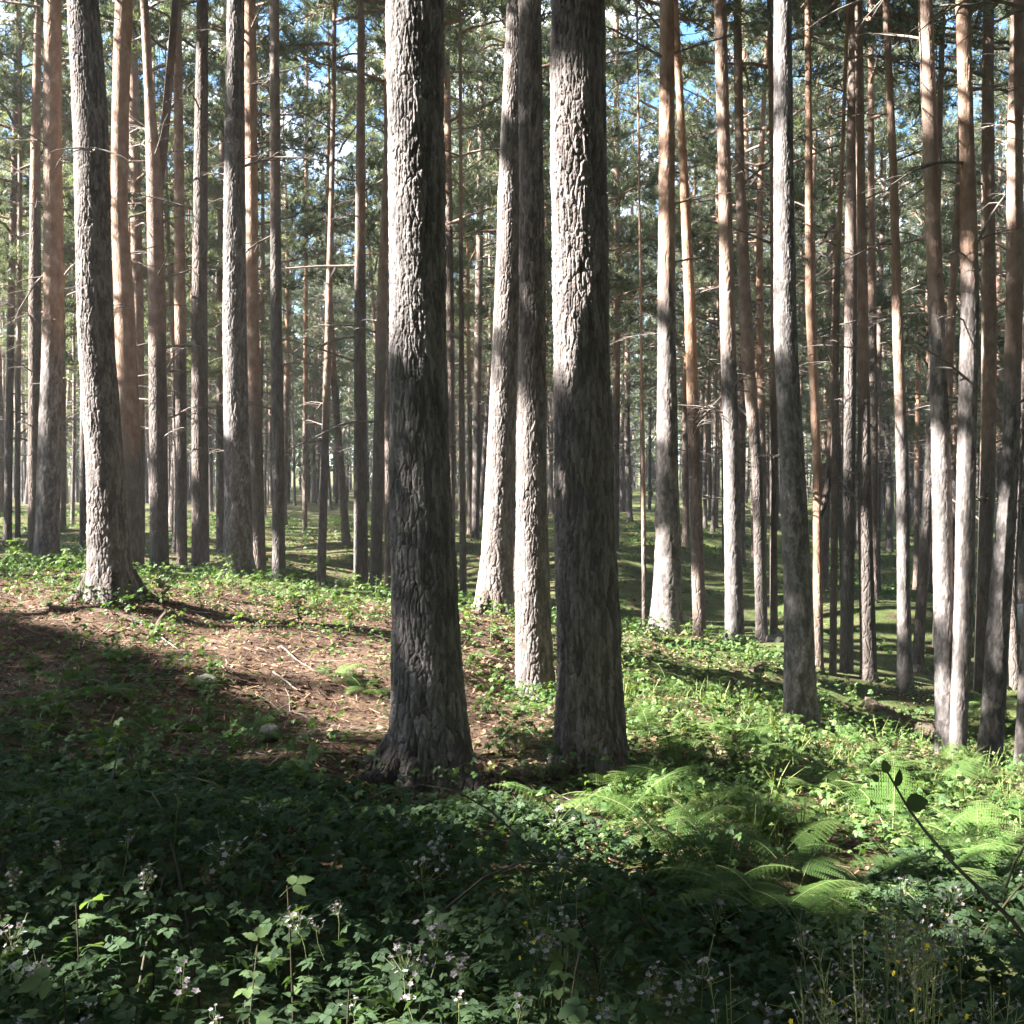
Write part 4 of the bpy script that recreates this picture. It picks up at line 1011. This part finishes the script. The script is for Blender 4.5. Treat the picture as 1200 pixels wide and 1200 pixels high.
# grass
def blade_tpl(seed, nb):
    q = np.random.default_rng(seed); V = []; Fq = []; o = 0
    for b in range(nb):
        a = q.uniform(0, 6.28); lean = q.uniform(.1, .8); c, s = math.cos(a), math.sin(a); w = .022; r0 = q.uniform(0, .18)
        for t, ww in ((0, 1), (.5, .8), (1, .1)):
            rr_ = lean * t ** 1.8 + r0; z = t * (1 - .25 * lean * t)
            V += [[rr_ * c - s * w * ww, rr_ * s + c * w * ww, z], [rr_ * c + s * w * ww, rr_ * s - c * w * ww, z]]
        Fq += [[o, o + 1, o + 3, o + 2], [o + 2, o + 3, o + 5, o + 4]]; o += 6
    return np.array(V), np.array(Fq)
def grass(name, label, N_, xr, yr, dens, hgt):
    x = r_.uniform(*xr, N_); y = np.sqrt(r_.uniform(yr[0] ** 2, yr[1] ** 2, N_)); k = in_view(x, y, .5); x, y = x[k], y[k]
    k = r_.random(len(x)) < dens(x, y); x, y = x[k], y[k]; g = Geo()
    for v in range(3):
        tv, tf = blade_tpl(v, 6); sel = np.arange(len(x)) % 3 == v; m = sel.sum()
        Mx = frames(np.stack([r_.normal(0, .12, m), r_.normal(0, .12, m), np.ones(m)], -1), r_.uniform(0, 6.28, m)) * (hgt * r_.uniform(.5, 1.3, m) * (1 + 0 * x[sel]))[:, None, None]
        V, fs = replicate(tv, tf, Mx, np.stack([x[sel], y[sel], gz(x[sel], y[sel]) - .01], -1)); g.add(V, fs, 0, tint=np.repeat(np.clip(r_.normal(.45, .25, m), 0, 1), len(tv)))
    return tag(link(name, g.mesh(name, [M['grass']])), label, 'grass', None, 'stuff')
grass('grass', 'short mossy grass on the forest floor beyond the bank', 80000, (-26, 26), (11, 50), lambda x, y: np.clip(3.0 * (fbm(x * .6 + 30, y * .6 + 60, 93, 3) - .42), .02, 1), .11)
grass('tall_grass', 'tufts of taller grass among the ferns on the right slope', 800, (-.5, 5), (4.3, 9.5), lambda x, y: np.clip(smooth(.2, 1.6, x) * 2.4 * (fbm(x * 1.1 + 3, y * 1.1 + 6, 94, 3) - .38), 0, 1), .22)

# --- litter: needles, bark scraps and twigs
g = Geo(); N_ = 26000; x = r_.uniform(-6.5, 6, N_); y = r_.uniform(4, 13, N_); k = in_view(x, y, .3) & (r_.random(N_) < np.where(600 + F * x / y < 560, .95, .5)); x, y = x[k], y[k]
st = np.array([[-.5, -.035, 0], [.5, -.035, .03], [.5, .035, .03], [-.5, .035, 0]]); m = len(x)
nrm = np.stack([r_.normal(0, .35, m), r_.normal(0, .35, m), np.ones(m)], -1)
V, fs = replicate(st, np.array([[0, 1, 2, 3]]), frames(nrm, r_.uniform(0, 6.28, m)) * r_.uniform(.03, .12, m)[:, None, None], np.stack([x, y, gz(x, y) + .012], -1)); g.add(V, fs, 0, tint=np.repeat(r_.random(m), 4))
m2 = 12000; x = r_.uniform(-6.5, 5, m2); y = r_.uniform(4, 12.5, m2); k = in_view(x, y, .3); x, y = x[k], y[k]; m2 = len(x)
for k_ in (100, 101, 102, 7, 25, 33, 28, 30, 14, 4, 39, 41):
    mm = 420; a = r_.uniform(0, 6.28, mm); d = float(TREE[k_][2](TREE[k_][3])) * 1.1 + r_.random(mm) ** 2 * .5
    x = np.concatenate([x, float(TREE[k_][0](TREE[k_][3])) + d * np.cos(a)]); y = np.concatenate([y, float(TREE[k_][1](TREE[k_][3])) + d * np.sin(a)])
m2 = len(x)
lf, ff = leaflet(3, 0, .35, .75, .2)
V, fs = replicate(lf, ff, frames(np.stack([r_.normal(0, .5, m2), r_.normal(0, .5, m2), np.ones(m2)], -1), r_.uniform(0, 6.28, m2)) * r_.uniform(.02, .05, m2)[:, None, None], np.stack([x, y, gz(x, y) + .012], -1)); g.add(V, fs, 0, tint=np.repeat(r_.random(m2), len(lf)))
tag(link('leaf_litter', g.mesh('leaf_litter', [M['dry']])), 'brown needles, bark scraps and dead leaves strewn over the bank', 'leaf litter', None, 'stuff')
g = Geo()
for c in range(260):
    y0 = r_.uniform(4.6, 12.5); x0 = r_.uniform(-.5, .12 if c % 3 else .5) * y0; L = r_.uniform(.12, .6); a = r_.normal(.2, .8) + (PI if c % 2 else 0)
    P = twig_path(r_, L, r_.uniform(0, .25), .15, 6, .12); X = x0 + P[:, 0] * math.cos(a) - P[:, 1] * math.sin(a); Yy = y0 + P[:, 0] * math.sin(a) + P[:, 1] * math.cos(a)
    g.add(*tube(np.stack([X, Yy, gz(X, Yy) + .012 + np.abs(P[:, 2])], -1), np.linspace(r_.uniform(.002, .006), .0015, 6), 5))
tag(link('fallen_twigs', g.mesh('fallen_twigs', [M['deadwood']])), 'scattered thin dead twigs lying on the litter', 'twigs', None, 'stuff')

# --- fallen wood, stump, rocks
def on_ground(fx, fy, lo=2.5, hi=140):
    p = ground_hit(fx, fy, lo, hi)
    if p is None: p = px(fx, fy, 42)
    return np.array([p[0], p[1], gz(p[0], p[1])])
def fallen(name, label, cat, a, b, r0, r1, mat, lift=.0, sides=14, seed=0):
    q = np.random.default_rng(seed); A = on_ground(*a); B = on_ground(*b); t = np.linspace(0, 1, 24); P = A + (B - A) * t[:, None]
    P[:, 2] = gz(P[:, 0], P[:, 1]) * .5 + P[:, 2] * .5 + r0 * .6 + lift; P += np.cumsum(q.normal(0, .0015 + .1 * r0, P.shape), 0) * np.array([1, 1, .5])
    g = Geo(); V_, F_ = tube(P, np.linspace(r0, r1, 24) * (1 + .1 * q.normal(size=24)), sides); V_ = V_ + q.normal(0, r0 * .05, V_.shape)
    c = A * 0 + P[0]; g.add(V_ - c, F_); n0 = np.arange(sides)[None]; g.add(V_ [:sides] - c, n0); g.add(V_[-sides:] - c, n0[:, ::-1])
    o = link(name, g.mesh(name, [mat]), None, c); return tag(o, label, cat)
fallen('fallen_branch', 'dark fallen branch lying across the litter of the left bank', 'branch', (60, 716), (182, 738), .035, .03, M['log'], seed=3)
fallen('fallen_branch', 'pale thin stick slanting down the sunlit bank', 'stick', (182, 742), (215, 770), .010, .004, M['deadwood'], .02, 8, 4)
fallen('fallen_branch', 'thin pale stick lying on the sunny path left of the nearest trunk', 'stick', (330, 760), (372, 790), .009, .004, M['deadwood'], .015, 8, 5)
fallen('fallen_branch', 'short grey stick beside the mossy rock on the slope', 'stick', (320, 790), (350, 812), .010, .005, M['deadwood'], .015, 8, 9)
fallen('fallen_log', 'dark rotting log in the hollow left of the crossing trunks', 'log', (1012, 832), (1095, 872), .10, .09, M['log'], .03, 20, 6)
fallen('fallen_branch', 'low dark branch in front of the smooth white-topped pine', 'branch', (880, 790), (962, 800), .04, .025, M['log'], .02, 10, 7)
p = on_ground(187, 738); g = Geo(); P = np.array([[0, 0, -.05], [.0, .0, .05], [.02, 0, .11], [.055, .01, .17]])
V_, F_ = tube(P, [.04, .03, .022, .012], 12); V_ = V_ + rng.normal(0, .004, V_.shape); g.add(V_, F_); g.add(V_[-12:], np.arange(12)[None])
tag(link('broken_stump', g.mesh('broken_stump', [M['log']]), None, p), 'small dark broken stump on the left bank beside the fallen branch', 'stump')

def rock(label, at, size, mat, seed, name='rock', sink=.35):
    p = on_ground(*at); q = np.random.default_rng(seed)
    nu_, nv_ = 40, 24; th = np.linspace(0, 2 * PI, nu_, endpoint=False); ph = np.linspace(.02, PI - .02, nv_); PH, TH = np.meshgrid(ph, th, indexing='ij')
    d = np.stack([np.sin(PH) * np.cos(TH), np.sin(PH) * np.sin(TH), np.cos(PH)], -1)
    R = np.ones(PH.shape)
    for j in range(12):
        nn = q.normal(size=3); nn /= np.linalg.norm(nn); R = np.minimum(R, q.uniform(.62, .95) / np.maximum(d @ nn, .05))
    R = R * (1 + .05 * (vnoise2(TH / (2 * PI) * 9, PH * 4, seed, 9) - .5))
    V = d * R[..., None] * np.array(size); V[..., 2] += size[2] * (1 - 2 * sink)
    i_ = np.arange(nv_ - 1)[:, None] * nu_; j = np.arange(nu_)[None]; j2 = (j + 1) % nu_
    g = Geo(); g.add(V.reshape(-1, 3), np.stack([i_ + j, i_ + nu_ + j, i_ + nu_ + j2, i_ + j2], -1).reshape(-1, 4)); g.add(V[0], np.arange(nu_)[None]); g.add(V[-1], np.arange(nu_)[None, ::-1])
    return tag(link(name, g.mesh(name, [mat]), None, p, (0, 0, q.uniform(0, 6.28))), label, 'rock')
rock('dark mossy rock low on the left slope above a dark fern', (318, 866), (.11, .09, .075), M['rock'], 1)
rock('small flat rock half buried on the shaded left slope', (240, 802), (.12, .1, .06), M['rock'], 2)
rock('pale grey rock behind the left side of the smooth white-topped pine', (908, 752), (.2, .2, .12), M['rock'], 3)
rock('broad white boulder glaring in the sun at the far right', (1200, 738), (.75, .6, .5), M['pale_rock'], 4)
rock('small white boulder far off between trunks at the right', (1081, 628), (.45, .45, .42), M['pale_rock'], 5)

# --- woody bramble cane with one backlit leaf, close on the right
a_ = [px(1040, 905, 2.3), px(1065, 948, 2.25), px(1085, 975, 2.2), px(1120, 1015, 2.1), px(1190, 1082, 2.0), px(1240, 1160, 1.95)]
P = np.array(a_); foot = np.array([P[-1][0] + .03, P[-1][1], gz(P[-1][0] + .03, P[-1][1])])
P = np.vstack([P, foot]); tt_ = np.linspace(0, 1, len(P)); t = np.linspace(0, 1, 30); P = np.stack([np.interp(t, tt_, P[:, i]) for i in range(3)], -1)
root = thing('bramble_cane', 'brown bramble cane arching up at the right with one dark backlit leaf', 'bramble', foot)
g = Geo(); g.add(*tube(P - foot, np.linspace(.0022, .0052, 30), 6)); link('stem', g.mesh('stem', [M['cane']]), root)
def one_leaf(c, direc, nrm, L, tint, name='leaf', width=.8):
    V, f = leaflet(6, .05, .12, width, .1); Yv = np.array(direc, float); Yv /= np.linalg.norm(Yv); Zv = np.array(nrm, float); Zv -= Yv * (Zv @ Yv); Zv /= np.linalg.norm(Zv); Xv = np.cross(Yv, Zv)
    V = V[:, :1] * Xv * L + V[:, 1:2] * Yv * L + V[:, 2:] * Zv * L + np.array(c) - foot
    g = Geo(); g.add(V, f, 0, tint=tint); return link(name, g.mesh(name, [M['bramble']]), root)
one_leaf(px(1062, 942, 2.26), (.85, 0, .1), (.1, -.9, .3), .05, .6)
one_leaf(px(1040, 906, 2.3), (-.25, .1, .95), (.2, -.9, .1), .03, .9)
one_leaf(px(1050, 922, 2.28), (.3, 0, 1), (.6, -.7, .2), .04, .35)
one_leaf(px(1030, 915, 2.3), (-.8, 0, .6), (.3, -.8, .4), .022, .9)

# --- wildflowers: thin stems with yellow heads and dusty grey-mauve seed sprays
def wildflower(seed, hgt, yellow):
    q = np.random.default_rng(seed); st = Geo(); fl = Geo()
    for s in range(5):
        a = q.uniform(0, 6.28); l = hgt * q.uniform(.75, 1.05); t = np.linspace(0, 1, 7); b = q.uniform(.02, .18)
        P = np.stack([b * l * t ** 1.6 * math.cos(a), b * l * t ** 1.6 * math.sin(a), l * t], -1); st.add(*tube(P, np.linspace(.0022, .0008, 7), 4))
        for e in range(9):
            f = q.uniform(.6, 1); o = np.array([np.interp(f, t, P[:, i]) for i in range(3)]); d = q.normal(0, 1, 3); d[2] = abs(d[2]) + .3; d /= np.linalg.norm(d); tip = o + d * q.uniform(.02, .07)
            st.add(*tube([o, (o + tip) / 2, tip], [.0009, .0007, .0005], 3))
            Mx = frames(d[None], np.array([q.uniform(0, 6)])) * q.uniform(.35, .7); V, fs = replicate(FL[0], FL[1], Mx, tip[None]); fl.add(V, fs, 1 if (yellow and q.random() < .2) else 0, tint=q.random() * .6)
    return st.mesh('stem', [M['stem']]), fl.mesh('blossom', [M['petal'], M['yellow']])
WF = [wildflower(1, .55, True), wildflower(2, .5, False), wildflower(3, .42, True)]
for j, (wx, wy, wY) in enumerate([(1060, 1030, 2.9), (1085, 1045, 2.8), (1040, 1055, 2.7), (1010, 1105, 2.5), (985, 1120, 2.45), (1075, 1100, 2.5), (1050, 1120, 2.4), (960, 1085, 2.6), (950, 1150, 2.3), (1020, 1160, 2.2),
                                (640, 1040, 2.9), (625, 1060, 2.8), (680, 1065, 2.7), (1130, 1120, 2.4), (1095, 1060, 2.6), (860, 1150, 2.3), (1000, 1070, 2.7), (1165, 1150, 2.3)]):
    p = px(wx, wy, wY); z = gz(p[0], p[1]); hgt = max(.2, p[2] - z); st, fl = WF[j % 3]
    grp = ('wildflowers at the lower right', 'thin-stemmed wildflower with yellow and greyish heads at the lower right') if wx > 800 else ('wildflowers in the middle of the thicket', 'dusty mauve wildflower standing in the middle of the bramble thicket')
    root = thing('wildflower', grp[1], 'wildflower', (p[0], p[1], z), r_.uniform(0, 6.28), grp[0], 1.0)
    s = hgt / [.55, .5, .42][j % 3]; root.scale = (min(s, 1.2), min(s, 1.2), s)
    link('stem', st, root); link('blossom', fl, root)

# ----------------------------------------------------------------------------------------------
# light, sky, camera
# ----------------------------------------------------------------------------------------------
w = bpy.data.worlds.new('World'); scene.world = w; w.use_nodes = True; nt = w.node_tree; nt.nodes.clear()
sky = nt.nodes.new('ShaderNodeTexSky'); sky.sky_type = 'NISHITA'; sky.sun_disc = False
sky.sun_elevation = SUN_EL; sky.sun_rotation = math.atan2(S[0], S[1]); sky.air_density = 1.0; sky.dust_density = .4; sky.ozone_density = 2.0
bg = nt.nodes.new('ShaderNodeBackground'); bg.inputs['Strength'].default_value = .05; wo = nt.nodes.new('ShaderNodeOutputWorld')
tc = nt.nodes.new('ShaderNodeTexCoord'); mp = nt.nodes.new('ShaderNodeMapping'); mp.inputs['Scale'].default_value = (1, 1, 2.2)
nz = nt.nodes.new('ShaderNodeTexNoise'); nz.inputs['Scale'].default_value = 5.0; nz.inputs['Detail'].default_value = 7; nz.inputs['Roughness'].default_value = .6
rp = nt.nodes.new('ShaderNodeValToRGB'); rp.color_ramp.elements[0].position = .51; rp.color_ramp.elements[1].position = .68
hs = nt.nodes.new('ShaderNodeHueSaturation'); hs.inputs['Saturation'].default_value = 1.25; hs.inputs['Value'].default_value = 1.2
mx = nt.nodes.new('ShaderNodeMix'); mx.data_type = 'RGBA'; mx.inputs[7].default_value = (9, 9.2, 9.6, 1)
L = nt.links.new
L(tc.outputs['Generated'], mp.inputs['Vector']); L(mp.outputs[0], nz.inputs['Vector']); L(nz.outputs['Fac'], rp.inputs['Fac']); L(rp.outputs[0], mx.inputs[0]); L(sky.outputs[0], hs.inputs['Color']); L(hs.outputs[0], mx.inputs[6])
L(mx.outputs[2], bg.inputs['Color']); L(bg.outputs[0], wo.inputs['Surface'])

sun = bpy.data.lights.new('sun', 'SUN'); sun.energy = 5.0; sun.angle = math.radians(.53); sun.color = (1.0, .965, .92)
so = bpy.data.objects.new('sun', sun); COL.objects.link(so); so.rotation_euler = Vector(S).to_track_quat('Z', 'Y').to_euler(); so.location = (-20, -5, 25)

n = NT('forest_air'); pv = n.n('ShaderNodeVolumePrincipled'); pv.inputs['Color'].default_value = (.93, .96, 1, 1); pv.inputs['Density'].default_value = .0006; pv.inputs['Anisotropy'].default_value = .2
n.l(pv.outputs[0], n.out.inputs['Volume'])
g = Geo(); zl_, zh_ = float(GZ.min()) - 1.0, 36.0; e = 326
g.add([[a * e, 7 + b * e, c] for c in (zl_, zh_) for a, b in ((-1, -1), (1, -1), (1, 1), (-1, 1))], np.array([[3, 2, 1, 0], [4, 5, 6, 7], [0, 1, 5, 4], [1, 2, 6, 5], [2, 3, 7, 6], [3, 0, 4, 7]]))
hz = link('haze', g.mesh('haze', [n.m], smooth=False)); hz['kind'] = 'stuff'

cam = bpy.data.cameras.new('camera'); cam.sensor_width = 36; cam.lens = 36 * F / 1200; cam.clip_start = .05; cam.clip_end = 900
cob = bpy.data.objects.new('camera', cam); COL.objects.link(cob); cob.location = (0, 0, CZ); cob.rotation_euler = (PI / 2, 0, 0)
scene.camera = cob
vs = scene.view_settings; vs.view_transform = 'Standard'; vs.look = 'None'; vs.gamma = 1; vs.exposure = 3.35
scene.cycles.max_bounces = 6; scene.cycles.diffuse_bounces = 3; scene.cycles.glossy_bounces = 2; scene.cycles.transmission_bounces = 3
scene.cycles.use_denoising = True; scene.cycles.volume_bounces = 0; scene.cycles.volume_step_rate = 4
